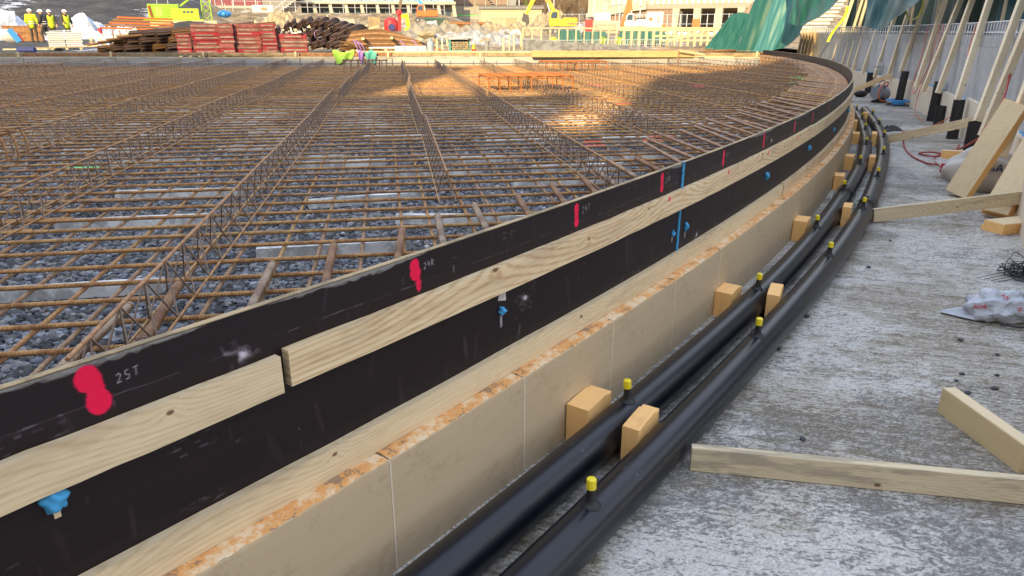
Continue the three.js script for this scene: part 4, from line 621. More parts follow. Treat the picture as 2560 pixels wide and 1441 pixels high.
// ---- surface nets, for figures
function surface(sdf, lo, hi, cell) {
  const n = [0, 1, 2].map(i => Math.ceil((hi[i] - lo[i]) / cell) + 1), id = (i, j, k) => (k * n[1] + j) * n[0] + i, val = new Float32Array(n[0] * n[1] * n[2]);
  for (let k = 0; k < n[2]; k++) for (let j = 0; j < n[1]; j++) for (let i = 0; i < n[0]; i++) val[id(i, j, k)] = sdf(lo[0] + i * cell, lo[1] + j * cell, lo[2] + k * cell);
  const vid = new Int32Array(val.length).fill(-1), pos = [], idx = [];
  for (let k = 0; k < n[2] - 1; k++) for (let j = 0; j < n[1] - 1; j++) for (let i = 0; i < n[0] - 1; i++) {
    let c = 0, x = 0, y = 0, z = 0;
    const e = (a, b, A, B) => { const va = val[id(i + a[0], j + a[1], k + a[2])], vb = val[id(i + b[0], j + b[1], k + b[2])]; if ((va < 0) !== (vb < 0)) { const t = va / (va - vb); x += a[0] + (b[0] - a[0]) * t; y += a[1] + (b[1] - a[1]) * t; z += a[2] + (b[2] - a[2]) * t; c++; } };
    for (const p of [0, 1]) for (const q of [0, 1]) { e([0, p, q], [1, p, q]); e([p, 0, q], [p, 1, q]); e([p, q, 0], [p, q, 1]); }
    if (c) { vid[id(i, j, k)] = pos.length / 3; pos.push(lo[0] + (i + x / c) * cell, lo[1] + (j + y / c) * cell, lo[2] + (k + z / c) * cell); }
  }
  for (let k = 1; k < n[2] - 1; k++) for (let j = 1; j < n[1] - 1; j++) for (let i = 1; i < n[0] - 1; i++) {
    const a = val[id(i, j, k)] < 0;
    const quad = (p, q, r, s, f) => { if (p < 0 || q < 0 || r < 0 || s < 0) return; f ? idx.push(p, q, r, p, r, s) : idx.push(p, r, q, p, s, r); };
    if (a !== val[id(i + 1, j, k)] < 0) quad(vid[id(i, j - 1, k - 1)], vid[id(i, j, k - 1)], vid[id(i, j, k)], vid[id(i, j - 1, k)], a);
    if (a !== val[id(i, j + 1, k)] < 0) quad(vid[id(i - 1, j, k - 1)], vid[id(i - 1, j, k)], vid[id(i, j, k)], vid[id(i, j, k - 1)], a);
    if (a !== val[id(i, j, k + 1)] < 0) quad(vid[id(i - 1, j - 1, k)], vid[id(i, j - 1, k)], vid[id(i, j, k)], vid[id(i - 1, j, k)], a);
  }
  const g = new THREE.BufferGeometry(); g.setAttribute('position', new THREE.Float32BufferAttribute(pos, 3)); g.setIndex(idx); g.computeVertexNormals(); return g;
}
const cap = (a, b, ra, rb) => { const dx = b[0] - a[0], dy = b[1] - a[1], dz = b[2] - a[2], l2 = dx * dx + dy * dy + dz * dz || 1e-9; return (x, y, z) => { const t = Math.max(0, Math.min(1, ((x - a[0]) * dx + (y - a[1]) * dy + (z - a[2]) * dz) / l2)); return Math.hypot(x - a[0] - dx * t, y - a[1] - dy * t, z - a[2] - dz * t) - lerp(ra, rb, t); }; };
const blend = (L, k) => (x, y, z) => { let d = 9; for (const f of L) { const e = f(x, y, z), h = Math.max(0, Math.min(1, 0.5 + 0.5 * (d - e) / k)); d = d * (1 - h) + e * h - k * h * (1 - h); } return d; };
function worker(az, D, turn, label, pose, top, vestM) {
  const t = place('person', label, 'person', az, D, undefined, 'workers on the site', turn);
  const P = { hipL: [-0.1, 0.92, 0], hipR: [0.1, 0.92, 0], kneeL: [-0.11, 0.49, 0.03], kneeR: [0.11, 0.49, 0.02], footL: [-0.12, 0.07, 0], footR: [0.12, 0.07, 0], chest: [0, 1.33, 0], neck: [0, 1.52, 0.0], head: [0, 1.64, 0.02], shL: [-0.19, 1.43, 0], shR: [0.19, 1.43, 0], elL: [-0.29, 1.15, 0.02], elR: [0.29, 1.15, 0.02], haL: [-0.25, 0.92, 0.12], haR: [0.25, 0.92, 0.12], ...pose };
  const hand = (e, h) => { const L = [cap(e, h, 0.036, 0.03)]; const d = [h[0] - e[0], h[1] - e[1], h[2] - e[2]], l = Math.hypot(...d), u = d.map(v => v / l); for (let i = 0; i < 4; i++) { const o = (i - 1.5) * 0.02; L.push(cap([h[0] + o, h[1], h[2]], [h[0] + o + u[0] * 0.09, h[1] + u[1] * 0.09, h[2] + u[2] * 0.09 + 0.015], 0.011, 0.009)); } L.push(cap(h, [h[0] + 0.045, h[1] - 0.03, h[2] + 0.03], 0.012, 0.01)); return L; };
  const body = blend([cap(P.hipL, P.kneeL, 0.095, 0.065), cap(P.kneeL, P.footL, 0.062, 0.05), cap(P.hipR, P.kneeR, 0.095, 0.065), cap(P.kneeR, P.footR, 0.062, 0.05), cap(P.footL, [P.footL[0], 0.05, P.footL[2] + 0.18], 0.05, 0.042), cap(P.footR, [P.footR[0], 0.05, P.footR[2] + 0.18], 0.05, 0.042), cap(P.hipL, P.hipR, 0.1, 0.1), cap([0, 0.95, 0], P.chest, 0.13, 0.145), cap(P.shL, P.shR, 0.075, 0.075), cap(P.chest, P.neck, 0.1, 0.06), cap(P.shL, P.elL, 0.06, 0.048), cap(P.shR, P.elR, 0.06, 0.048), ...hand(P.elL, P.haL), ...hand(P.elR, P.haR)], 0.05);
  const h = P.head, face = blend([cap([h[0], h[1] + 0.03, h[2] - 0.01], [h[0], h[1] - 0.05, h[2] + 0.015], 0.095, 0.07), cap([h[0], h[1] - 0.005, h[2] + 0.085], [h[0], h[1] - 0.03, h[2] + 0.105], 0.012, 0.018), cap([h[0] - 0.09, h[1], h[2]], [h[0] - 0.09, h[1] - 0.03, h[2]], 0.02, 0.016), cap([h[0] + 0.09, h[1], h[2]], [h[0] + 0.09, h[1] - 0.03, h[2]], 0.02, 0.016), cap(P.neck, [h[0], h[1] - 0.06, h[2]], 0.055, 0.055)], 0.02);
  const all = (x, y, z) => Math.min(body(x, y, z), face(x, y, z));
  const g = surface(all, [-0.62, -0.02, -0.4], [0.62, 1.84, 0.62], 0.024), p = g.attributes.position, col = [], tr = M.trouser.color, sk = M.skin.color;
  for (let i = 0; i < p.count; i++) { const c = face(p.getX(i), p.getY(i), p.getZ(i)) < body(p.getX(i), p.getY(i), p.getZ(i)) || Math.hypot(p.getX(i) - P.haL[0], p.getY(i) - P.haL[1], p.getZ(i) - P.haL[2]) < 0.12 || Math.hypot(p.getX(i) - P.haR[0], p.getY(i) - P.haR[1], p.getZ(i) - P.haR[2]) < 0.12 ? sk : tr; col.push(c.r, c.g, c.b); }
  g.setAttribute('color', new THREE.Float32BufferAttribute(col, 3)); part(t, 'body', g, mat('#ffffff', 0.8, { vertexColors: true }));
  const coat = blend([cap([0, 0.9, 0], P.chest, 0.165, 0.175), cap(P.shL, P.shR, 0.098, 0.098), cap(P.shL, P.elL, 0.085, 0.07), cap(P.shR, P.elR, 0.085, 0.07), cap(P.elL, P.haL, 0.065, 0.052), cap(P.elR, P.haR, 0.065, 0.052), cap(P.chest, P.neck, 0.13, 0.075)], 0.05);
  const cut = (x, y, z) => Math.max(coat(x, y, z), y - 1.53, Math.max(0.09 - Math.hypot(x - P.haL[0], y - P.haL[1], z - P.haL[2]), 0.09 - Math.hypot(x - P.haR[0], y - P.haR[1], z - P.haR[2])));
  const j = part(t, 'jacket', surface(cut, [-0.66, 0.66, -0.36], [0.66, 1.64, 0.62], 0.028), top);
  if (vestM) { const vest = blend([cap([0, 0.9, 0], P.chest, 0.185, 0.192), cap([P.shL[0] * 0.7, P.shL[1], P.shL[2]], [P.shR[0] * 0.7, P.shR[1], P.shR[2]], 0.112, 0.112)], 0.05); part(t, 'vest', surface((x, y, z) => Math.max(vest(x, y, z), y - 1.5, 0.1 - Math.hypot(x, (y - 1.52) * 0.7, z - 0.1)), [-0.4, 0.66, -0.36], [0.4, 1.62, 0.36], 0.028), vestM); }
  else for (const y of [1.0, 1.12]) part(j, 'reflective_band', new THREE.TorusGeometry(0.175, 0.02, 6, 24).rotateX(Math.PI / 2).translate(0, y, 0), M.reflect);
  const hm = new THREE.SphereGeometry(0.128, 20, 10, 0, 6.284, 0, 1.6).translate(h[0], h[1] + 0.045, h[2]); const o = part(t, 'helmet', hm, M.helmet); part(o, 'brim', new THREE.CylinderGeometry(0.135, 0.14, 0.014, 20).scale(1, 1, 1.2).translate(h[0], h[1] + 0.045, h[2] + 0.035), M.helmet);
  return t;
}
worker(-23.25, 51, Math.PI * 0.9, 'person in yellow jacket and pale helmet standing with back turned', { kneeL: [-0.13, 0.5, 0.02], footR: [0.17, 0.07, 0.1] }, M.hiviz);
worker(-22.6, 50.3, Math.PI * 1.3, 'person in dark jacket and pale helmet walking beside the white pallet load', { head: [0, 1.6, 0.08], kneeR: [0.11, 0.5, 0.16], footR: [0.12, 0.07, 0.12], footL: [-0.12, 0.07, -0.2] }, M.jacket);
worker(-22.2, 53, 0.2, 'person in yellow vest half hidden behind the person in dark jacket', {}, M.trouser, M.hiviz);
worker(-21.35, 52, 0.5, 'person in yellow vest over dark sleeves standing behind the pallet load', { haL: [-0.3, 1.05, 0.3], elL: [-0.3, 1.18, 0.1] }, M.trouser, M.hiviz);

// ---- left: heaps, loads, pallets
function mound(name, label, category, az, D, w, h, d, m, seed, y, rough = 0.18) { const R = rng(seed), ph = [R() * 6, R() * 6, R() * 6, R() * 6]; const p0 = at(az, D), y0 = y === undefined ? terrainY(az, D) - 0.05 : y; const g = sheet(44, 30, (u, v) => { const x = (u - 0.5) * 2, z = (v - 0.5) * 2, r = Math.min(1, Math.hypot(x, z)), base = Math.pow(Math.cos(r * Math.PI / 2), 0.9); const n = 1 + rough * (Math.sin(x * 5 + ph[0]) + Math.sin(z * 6 + ph[1]) + 0.6 * Math.sin(x * 13 + z * 9 + ph[2]) + 0.5 * Math.sin(x * 23 - z * 19 + ph[3]) + 0.5 * (R() - 0.5)); const X = x * w / 2, Z = z * d / 2, c = Math.cos(-az * RAD), s = Math.sin(-az * RAD); return [p0.x + X * c + Z * s, y0 + h * base * n, p0.z - X * s + Z * c]; }, w / 2, d / 2); return solo(name, g, m, label, category); }
{
  // sheeted heaps with crisp facets
  const heap = (az, D, w, h, d, m, seed, label) => { const R = rng(seed), g = sheet(15, 7, (u, v) => { const x = (u - 0.5) * w, z = (v - 0.5) * d, e = Math.pow(Math.max(0, Math.sin(Math.PI * u) * Math.sin(Math.PI * v)), 0.45); return [x + (R() - 0.5) * 0.3, e * h * (0.5 + 0.3 * R() + 0.25 * Math.sin(u * 9 + seed)), z + (R() - 0.5) * 0.3]; }).toNonIndexed(); g.computeVertexNormals(); const t = place('sheeted_heap', label, 'heap', az, D, undefined); part(t, 'sheet', g, m); };
  const pale = mat([0.55, 0.62, 0.72], 0.6, { map: T.mottle });
  heap(-24.6, 62, 4.6, 2.1, 4, pale, 3, 'heap under white sheets with red print left of the workers');
  heap(-19.8, 64, 4.4, 2.0, 4, pale, 5, 'pale blue sheeted heap with a ragged ridge behind the pallet load');
  heap(-18.2, 58, 3.0, 1.0, 3, pale, 8, 'low pale sheeted heap beside the dark bank');
  { const t = place('timber_crate', 'flat orange brown crate on the ground behind the workers', 'crate', -23.8, 55.5, undefined); bx(t, 'side_panel', M.cardboard, 2.1, 0.85, 0.08, 0, 0.44, 0.5, 0.01); bx(t, 'side_panel', M.cardboard, 2.1, 0.85, 0.08, 0, 0.44, -0.5, 0.01); bx(t, 'end_panel', M.cardboard, 0.08, 0.85, 0.9, -1.0, 0.44, 0, 0.01); bx(t, 'end_panel', M.cardboard, 0.08, 0.85, 0.9, 1.0, 0.44, 0, 0.01); bx(t, 'lid', M.cardboard, 2.14, 0.05, 1.1, 0, 0.89, 0, 0.01); }
  { const t = place('big_sack', 'white and blue sack slumped against the orange crate', 'sack', -24.6, 47, undefined); const g = new THREE.IcosahedronGeometry(0.42, 3), p = g.attributes.position; for (let i = 0; i < p.count; i++) { const x = p.getX(i), y = p.getY(i), z = p.getZ(i), f = 1 + 0.15 * Math.sin(x * 7 + y * 5) * Math.sin(z * 6); p.setXYZ(i, x * f * 1.2, Math.max(0, y * f * 0.8 + 0.38 - x * 0.25), z * f * 0.7); } g.computeVertexNormals(); part(t, 'sack_body', g, M.white); bx(t, 'printed_band', M.blue, 0.28, 0.7, 0.03, 0.22, 0.42, 0.42, 0.01, 0.5); bx(t, 'printed_band', M.red, 0.08, 0.4, 0.03, 0.48, 0.32, 0.38, 0.01, 0.5); }
  { const t = place('pallet_load', 'wrapped white bags stacked on a wooden pallet in front of the workers', 'pallet load', -21.6, 34, 0.93); t.scale.setScalar(0.68); bx(t, 'pallet_deck', M.woodC, 1.7, 0.03, 1.1, 0, 0.14, 0); for (const x of [-0.7, 0, 0.7]) bx(t, 'pallet_block', M.woodC, 0.14, 0.12, 1.0, x, 0.065, 0); for (let i = 0; i < 7; i++) for (let k = 0; k < 2; k++) bx(t, 'bag', i % 3 === 1 ? M.white : M.white, 0.84, 0.11, 1.05, (k - 0.5) * 0.85 + 0.03 * Math.sin(i * 3 + k), 0.215 + i * 0.115, 0.02 * Math.sin(i * 5), 0.045); bx(t, 'top_sheet', M.plastic, 1.5, 0.05, 0.9, 0.05, 1.02, 0, 0.02, 0.04); }
  for (const [az, D, k] of [[-19.4, 40, 0], [-18.7, 41, 1]]) { const t = place('wood_pallet', k ? 'wooden pallet with dark boards near the rebar bundles' : 'broken wooden pallet beside the metal profiles', 'pallet', az, D, undefined, undefined, 0.3 * k); for (let i = 0; i < 5; i++) bx(t, 'deck_board', M.woodC, 1.2, 0.025, 0.12, 0, 0.34, -0.4 + i * 0.2); for (const x of [-0.5, 0, 0.5]) { bx(t, 'bearer', M.woodC, 0.1, 0.1, 0.9, x, 0.275, 0); bx(t, 'bearer', M.woodC, 0.1, 0.1, 0.9, x, 0.1, 0); } for (let i = 0; i < 3; i++) bx(t, 'bottom_board', M.woodC, 1.2, 0.025, 0.12, 0, 0.19, -0.4 + i * 0.4); }
  { const t = place('marker_post', 'small red marker post with yellow foot on a pallet', 'marker', -19.5, 41, 1.30); part(t, 'head', new THREE.CylinderGeometry(0.09, 0.1, 0.26, 12).translate(0, 0.33, 0), M.red); part(t, 'foot', new THREE.CylinderGeometry(0.1, 0.12, 0.14, 12).translate(0, 0.1, 0), M.yellow); }
  for (let i = 0; i < 3; i++) { const p = at(-19.6 + i * 0.55, 33 + i); solo('metal_profile', beam(V(p.x, 1.0, p.z), V(p.x - 0.5 - 0.1 * i, 1.75 - 0.15 * i, p.z - 0.5), 0.12, 0.05), M.galv, 'silvery metal profile lying slanted by the rebar bundles', 'metal profile', 'metal profiles by the rebar bundles'); }
  for (let i = 0; i < 9; i++) { const az = -25 + i * 0.95, D = 33 + (i * 37 % 9), p = at(az, D), q = at(az + 2.4, D + ((i * 13) % 5) - 2); solo('loose_plank', beam(V(p.x, terrainY(az, D) + 0.06, p.z), V(q.x, terrainY(az, D) + 0.09, q.z), 0.14, 0.05), [M.woodC, M.woodA, M.woodA][i % 3], 'loose plank lying on the ground before the pallet load', 'plank', 'loose planks before the pallet load'); }
  for (const [az, D, l] of [[-24.3, 29, 0.55]]) { const p = at(az, D); solo('pipe_roll', rod(V(p.x, 1.03, p.z), V(p.x + l, 1.03, p.z + 0.1), 0.09, 0.09, 12), M.navy, 'dark blue pipe length lying on the ground beyond the stop end', 'pipe', 'pipe lengths beyond the stop end'); }
  // orange formwork beams stacked behind the rebar
  { const t = place('beam_stack', 'stack of orange brown formwork beams on trestles behind the rebar bundles', 'beam stack', -16.8, 44, undefined); for (let j = 0; j < 5; j++) bx(t, 'beam', j % 2 ? M.orangeRod : M.orange, 3.4 - 0.2 * j, 0.09, 0.5, -0.3 + 0.1 * j, 0.75 + j * 0.13, 0, 0.01, -0.03); for (let i = 0; i < 11; i++) bx(t, 'stud', M.orangeRod, 0.06, 0.62, 0.06, -1.5 + i * 0.32, 0.38, 0.2); bx(t, 'foil', M.plastic, 0.9, 0.5, 0.04, -0.7, 0.4, 0.42, 0.01, 0.5); }
  { const t = place('mesh_cage', 'yellow brown mesh cage standing behind the dark bundles', 'rebar cage', -17.6, 36, undefined); for (let i = 0; i < 12; i++) bx(t, 'upright', M.orangeRod, 0.03, 0.55, 0.03, -0.75 + i * 0.14, 0.28, 0); for (let j = 0; j < 4; j++) bx(t, 'rail', M.tan, 1.65, 0.035, 0.03, 0, 0.08 + j * 0.15, 0.02); }
}
// ---- lime drilling rig and lattice mast
{
  const t = place('drilling_rig', 'lime green drilling rig body resting on timber mats', 'machine', -14.9, 77, 2.55);
  bx(t, 'engine_housing', M.lime, 2.6, 1.25, 2, -0.75, 0.75, 0, 0.06); bx(t, 'front_housing', M.yellow.clone(), 2.4, 0.95, 2.05, 1.0, 0.55, 0, 0.05); t.children[1].material.color.setRGB(0.36, 0.48, 0.03);
  bx(t, 'deck', M.lime, 5.0, 0.18, 2.2, 0, 0.02, 0, 0.03); for (let i = 0; i < 3; i++) bx(t, 'vent', M.navy, 0.2, 0.14, 0.02, 0.95 + i * 0.32, 0.72, 1.04); bx(t, 'side_door', M.hivizGreen, 0.62, 0.8, 0.03, -1.15, 0.72, 1.02, 0.01); for (let i = 0; i < 3; i++) bx(t, 'louvre', M.lime, 0.3, 0.07, 0.04, -0.42, 0.35 + i * 0.25, 1.03); for (let i = 0; i < 2; i++) bx(t, 'hazard_rail', M.red, 0.06, 1.0, 0.05, -1.9 + i * 0.12, 0.75, 1.06, 0, 0.15);
  for (const x of [-1.2, -0.3]) bx(t, 'guard_post', M.galv, 0.04, 1.0, 0.04, x, 1.8, 0.6); bx(t, 'boom', M.lime, 2.4, 0.16, 0.16, 1.6, 1.9, 0.3, 0.02, 0.62);
  const m = place('lattice_mast', 'lime green lattice mast standing beside the drilling rig', 'mast', -12.75, 77, 2.45); const W = 0.62; for (const [x, z] of [[-W / 2, -W / 2], [W / 2, -W / 2], [-W / 2, W / 2], [W / 2, W / 2]]) part(m, 'chord', rod(V(x * 1.3, 0, z), V(x, 4.5, z), 0.055, 0.05, 7), M.lime); for (let i = 0; i < 7; i++) { const y = i * 0.62; for (const z of [-W / 2, W / 2]) { part(m, 'lattice', rod(V(-W / 2 * 1.15, y, z), V(W / 2 * 1.1, y + 0.6, z), 0.028, 0.028, 5), M.lime); part(m, 'lattice', rod(V(W / 2 * 1.15, y, z), V(-W / 2 * 1.1, y + 0.6, z), 0.028, 0.028, 5), M.lime); } }
  const q = place('timber_mat', 'pale timber mats under the drilling rig', 'timber', -14.3, 75.5, 1.75); for (let i = 0; i < 3; i++) bx(q, 'mat_beam', M.woodA, 5.6, 0.24, 0.3, 0, 0.13 + i * 0.26, 0.3 - i * 0.3, 0.01); for (let i = 0; i < 4; i++) bx(q, 'mat_post', M.woodA, 0.2, 0.7, 0.2, -2.2 + i * 1.5, 0.35, 0.5, 0.01);
  const b = place('blue_drum', 'blue tarpaulin bundle lying right of the lattice mast', 'bundle', -11.6, 80, 2.9); part(b, 'bundle_body', new THREE.SphereGeometry(0.5, 16, 12).scale(1.3, 0.7, 1).translate(0, 0.3, 0), M.blue);
}
// ---- red form panel stacks just beyond the stop end
[[-14.5, 0.40, 5, 0.52, 'low red panel stack beside the rebar bundles', 0.5], [-13.0, 0.80, 7, 0.80, 'tall red panel stack, outermost of the tall ones by the rebar bundles', 0.9], [-11.65, 0.42, 6, 0.80, 'narrow red panel stack between two wide stacks', 0.9], [-10.25, 0.76, 7, 0.80, 'tall red panel stack with a dusty middle next to the narrow stacks', 0.9], [-8.8, 0.44, 8, 0.80, 'narrow red panel stack of many thin panels next to the low wide one', 0.9], [-7.15, 0.88, 4, 0.52, 'low wide red panel stack beside the coiled rebar', 0.9]].forEach(([az, w, n, h, label, d], s) => {
  const t = place('panel_stack', label, 'panel stack', az, 23.2 + (s % 2) * 0.15, 0.93, undefined, 0.04 * Math.sin(s * 2.3));
  for (let i = 0; i < n; i++) { const hh = h / n, R = rng(300 + s * 20 + i), dx = (R() - 0.5) * 0.035; w *= i ? 1 : 0.94; const p = bx(t, 'form_panel', R() < 0.55 ? M.redSteel : M.redDusty, w, hh - 0.006, d, dx, 0.08 + (i + 0.5) * hh, -0.2, 0.008); if (R() < 0.8) part(p, 'cement_crust', box(w * (0.5 + 0.45 * R()), hh * 0.35, 0.006, dx + (R() - 0.5) * w * 0.2, 0.08 + (i + 0.25 + 0.4 * R()) * hh, d / 2 - 0.2 + 0.004), M.dust); part(p, 'side_rib', box(0.006, hh * 0.6, d * 0.8, dx + w / 2 + 0.003, 0.08 + (i + 0.5) * hh, -0.2), M.darkMetal); }
  for (const x of [-0.3, 0.3]) bx(t, 'bearer', M.woodC, 0.08, 0.075, d, x * w * 1.1, 0.037, -0.2);
});
{ const t = place('clamp_box', 'small metal clamps lying on the low wide red stack', 'clamps', -6.9, 23.1, 1.535); bx(t, 'clamp', M.galv, 0.16, 0.04, 0.12, 0, 0.02, 0, 0.005); bx(t, 'clamp', M.galv, 0.05, 0.18, 0.05, -0.12, 0.09, 0, 0.005, 0.2); bx(t, 'clamp', M.white, 0.12, 0.06, 0.1, 0.1, 0.05, 0.1, 0.005); }
// ---- rebar bundles
{
  const bundleG = (curve, n, r, rad) => { const gs = []; const R = rng(n * 13); for (let i = 0; i < n; i++) { const a = R() * 6.28, q = Math.sqrt(R()) * r, off = V(q * Math.cos(a), q * Math.sin(a), 0); gs.push(tube(curve.map(p => p.clone().add(V(off.x * 0.6, off.y, off.x * 0.8))), rad, curve.length > 2 ? 14 : 1, 5)); } return merge(gs); };
  // straight bundles, ends towards the camera
  for (let i = 0; i < 17; i++) { const row = i < 8 ? 0 : i < 13 ? 1 : 2, k = row === 0 ? i : row === 1 ? i - 8 : i - 13; const x = -9.15 + k * 0.42 + row * 0.5, y = 1.05 + row * 0.22 + k * 0.012; solo('rebar_bundle', bundleG([V(x, y, -25.4 + 0.12 * (k % 3)), V(x + 2.5 + 0.3 * (k % 2), y + 0.28, -28.0)], 44, 0.125, 0.013), i % 4 ? M.darkRod : M.brownRod, 'straight dark rebar bundle in the pile left of the red stacks', 'rebar bundle', 'straight rebar bundles left of the red stacks'); }
  for (let i = 0; i < 4; i++) solo('long_rod', rod(V(-9.3 + i * 0.3, 1.2 + 0.08 * i, -25.0), V(-6.0 + i * 0.25, 1.72 - 0.02 * i, -26.5), 0.03, 0.03, 6), M.brownRod, 'long brown rod lying across the straight bundles', 'rebar', 'rods lying across the straight bundles');
  // arched bundles
  for (let i = 0; i < 36; i++) { const row = Math.floor(i / 12), k = i % 12, u = k / 11, x = -4.25 + 2.75 * u + 0.1 * row + rr(-0.05, 0.05), y = 1.10 + 0.22 * row + (0.12 + 0.12 * row) * Math.sin(u * Math.PI * 0.9 + 0.1) + rr(-0.04, 0.04), z = -26.6 - 0.28 * row, p = []; const lean = (u - 0.45) * 0.9; for (let j = 0; j < 6; j++) { const t = j / 5; p.push(V(x + lean * t * 0.8, y + 0.10 * Math.sin(t * 2.6) - 0.12 * t * t, z - t * 1.5)); } p.unshift(V(x - lean * 0.2 - 0.12, y - 0.05 - 0.06 * rnd(), z + 0.22)); solo('bent_bundle', bundleG(p, 40, 0.14, 0.018), M.darkRod, 'bent dark rebar bundle in the arched pile behind the low red stack', 'rebar bundle', 'bent rebar bundles in the arched pile'); }
  for (const [x, y] of [[-3.1, 1.35], [-2.5, 1.5], [-1.95, 1.3]]) solo('sling', new THREE.TorusGeometry(0.13, 0.014, 6, 20).rotateY(0.5).translate(x, y, -26.75), M.purple, 'purple sling tied round the bent bundles', 'sling', 'purple slings round the bent bundles');
  // brown mesh stack with a bowed back
  { const t = thing('mesh_stack', 'bowed stack of brown rebar mesh on pale battens', 'rebar stack'); for (let j = 0; j < 12; j++) { const gs = []; for (let i = 0; i < 11; i++) { const z = -26.1 + i * 0.13, p = []; for (let k = 0; k <= 6; k++) { const u = k / 6; p.push(V(-1.62 + 0.03 * j + u * (3.2 - 0.13 * j), 1.03 + j * 0.044 + (0.03 + 0.010 * j) * Math.sin(u * Math.PI * 0.9 + 0.3) - 0.10 * u * u * u * (j / 12), z - 0.04 * j)); } gs.push(tube(p, 0.032, 16, 5)); } part(t, 'mesh_sheet', merge(gs), j % 3 ? M.brownRod : M.rust[1]); } for (const [x, y] of [[-1.1, 1.02], [-0.2, 1.02], [0.7, 1.02], [-0.9, 1.38], [0.0, 1.40], [0.9, 1.36]]) part(t, 'batten', box(0.09, 0.07, 1.5, x, y, -25.0, 0.004), M.woodA); }
  { const t = thing('bar_heap', 'heap of thin brown bars tied with a purple strap beside the mesh stack', 'rebar heap'); const gs = []; const R = rng(55); for (let i = 0; i < 30; i++) gs.push(rod(V(-1.7 + R() * 0.2, 1.0 + R() * 0.3, -24.3 - R() * 0.5), V(-0.5 + R() * 0.25, 0.98 + R() * 0.16, -24.2 - R() * 0.4), 0.014, 0.014, 5)); part(t, 'bars', merge(gs), M.brownRod); for (let i = 0; i < 3; i++) part(t, 'strap', tube([V(-1.2 + i * 0.07, 1.35 - 0.03 * i, -24.3), V(-1.12 + i * 0.09, 1.2, -24.1), V(-1.05 + i * 0.1, 1.0, -24.12)], 0.014, 12, 5), M.purple); }
}
{ const t = thing('white_form_box', 'low white box with purple straps before the mesh stack', 'box', [0.45, 0.93, -23.2]); bx(t, 'box_body', M.white, 0.95, 0.24, 0.5, 0.1, 0.13, 0, 0.01); for (const x of [-0.1, 0.28]) part(t, 'strap', tube([V(x - 0.12, 0.42, 0.1), V(x, 0.3, 0.24), V(x + 0.02, 0.05, 0.27)], 0.012, 12, 5), M.purple); bx(t, 'red_board', M.red, 0.7, 0.06, 0.3, -0.75, 0.08, 0.05, 0.01); bx(t, 'white_board', M.white, 0.8, 0.05, 0.3, -0.75, 0.2, 0, 0.01); }
{ const t = thing('gas_cylinder', 'grey steel gas cylinder standing beyond the stop end', 'gas cylinder', [1.15, 0.9, -22.97]); part(t, 'tank', new THREE.LatheGeometry([[0.0001, 0.0], [0.085, 0], [0.1, 0.03], [0.1, 0.34], [0.085, 0.40], [0.05, 0.43], [0.0001, 0.435]].map(p => new THREE.Vector2(...p)), 22), mat([0.30, 0.36, 0.42], 0.5)); part(t, 'collar', new THREE.CylinderGeometry(0.06, 0.065, 0.085, 14, 1, true).translate(0, 0.465, 0), mat([0.25, 0.3, 0.35], 0.5)); part(t, 'valve', rod(V(0, 0.43, 0), V(0, 0.5, 0), 0.02, 0.015, 8), M.galv); }
{ const t = thing('rod_heap', 'small heap of reddish rods right of the gas cylinder', 'rebar heap', [1.5, 0.93, -23.2]); const gs = [], R = rng(2); for (let i = 0; i < 16; i++) gs.push(rod(V(-0.15 + R() * 0.1, 0.02 + R() * 0.14, R() * 0.3), V(0.35 + R() * 0.15, 0.02 + R() * 0.05, R() * 0.3), 0.011, 0.011, 5)); part(t, 'rods', merge(gs), M.rust[1]); }
{ const t = thing('brick_crate', 'green crate holding pale bricks under a dirty sheet', 'crate', [2.1, 0.93, -23.7]); for (const [w, h, d, x, y, z] of [[0.6, 0.1, 0.02, 0, 0.06, 0.26], [0.02, 0.42, 0.5, -0.3, 0.21, 0], [0.02, 0.42, 0.5, 0.3, 0.21, 0], [0.6, 0.42, 0.02, 0, 0.21, -0.26]]) bx(t, 'crate_side', M.teal, w, h, d, x, y, z, 0.004); for (let j = 0; j < 5; j++) for (let i = 0; i < 5; i++) bx(t, 'brick', [M.sand, M.tan, M.rubble][(i * 2 + j) % 3], 0.1, 0.054, 0.2, -0.22 + i * 0.108 + (j % 2) * 0.02, 0.10 + j * 0.06, 0.14, 0.004); bx(t, 'cover', M.concrete, 0.72, 0.07, 0.56, 0.02, 0.47, 0, 0.02, 0.05); bx(t, 'cover_fold', M.darkMetal, 0.1, 0.06, 0.05, 0.3, 0.42, 0.28, 0.01); }
{ const t = thing('marker_cone', 'red and yellow marker cone beside the brick crate', 'cone', [2.5, 0.9, -23.2]); part(t, 'base_band', new THREE.CylinderGeometry(0.06, 0.075, 0.18, 14).translate(0, 0.09, 0), M.red); part(t, 'upper_band', new THREE.CylinderGeometry(0.035, 0.06, 0.16, 14).translate(0, 0.26, 0), M.yellow); part(t, 'tip', new THREE.CylinderGeometry(0.015, 0.035, 0.1, 14).translate(0, 0.39, 0), M.white); }
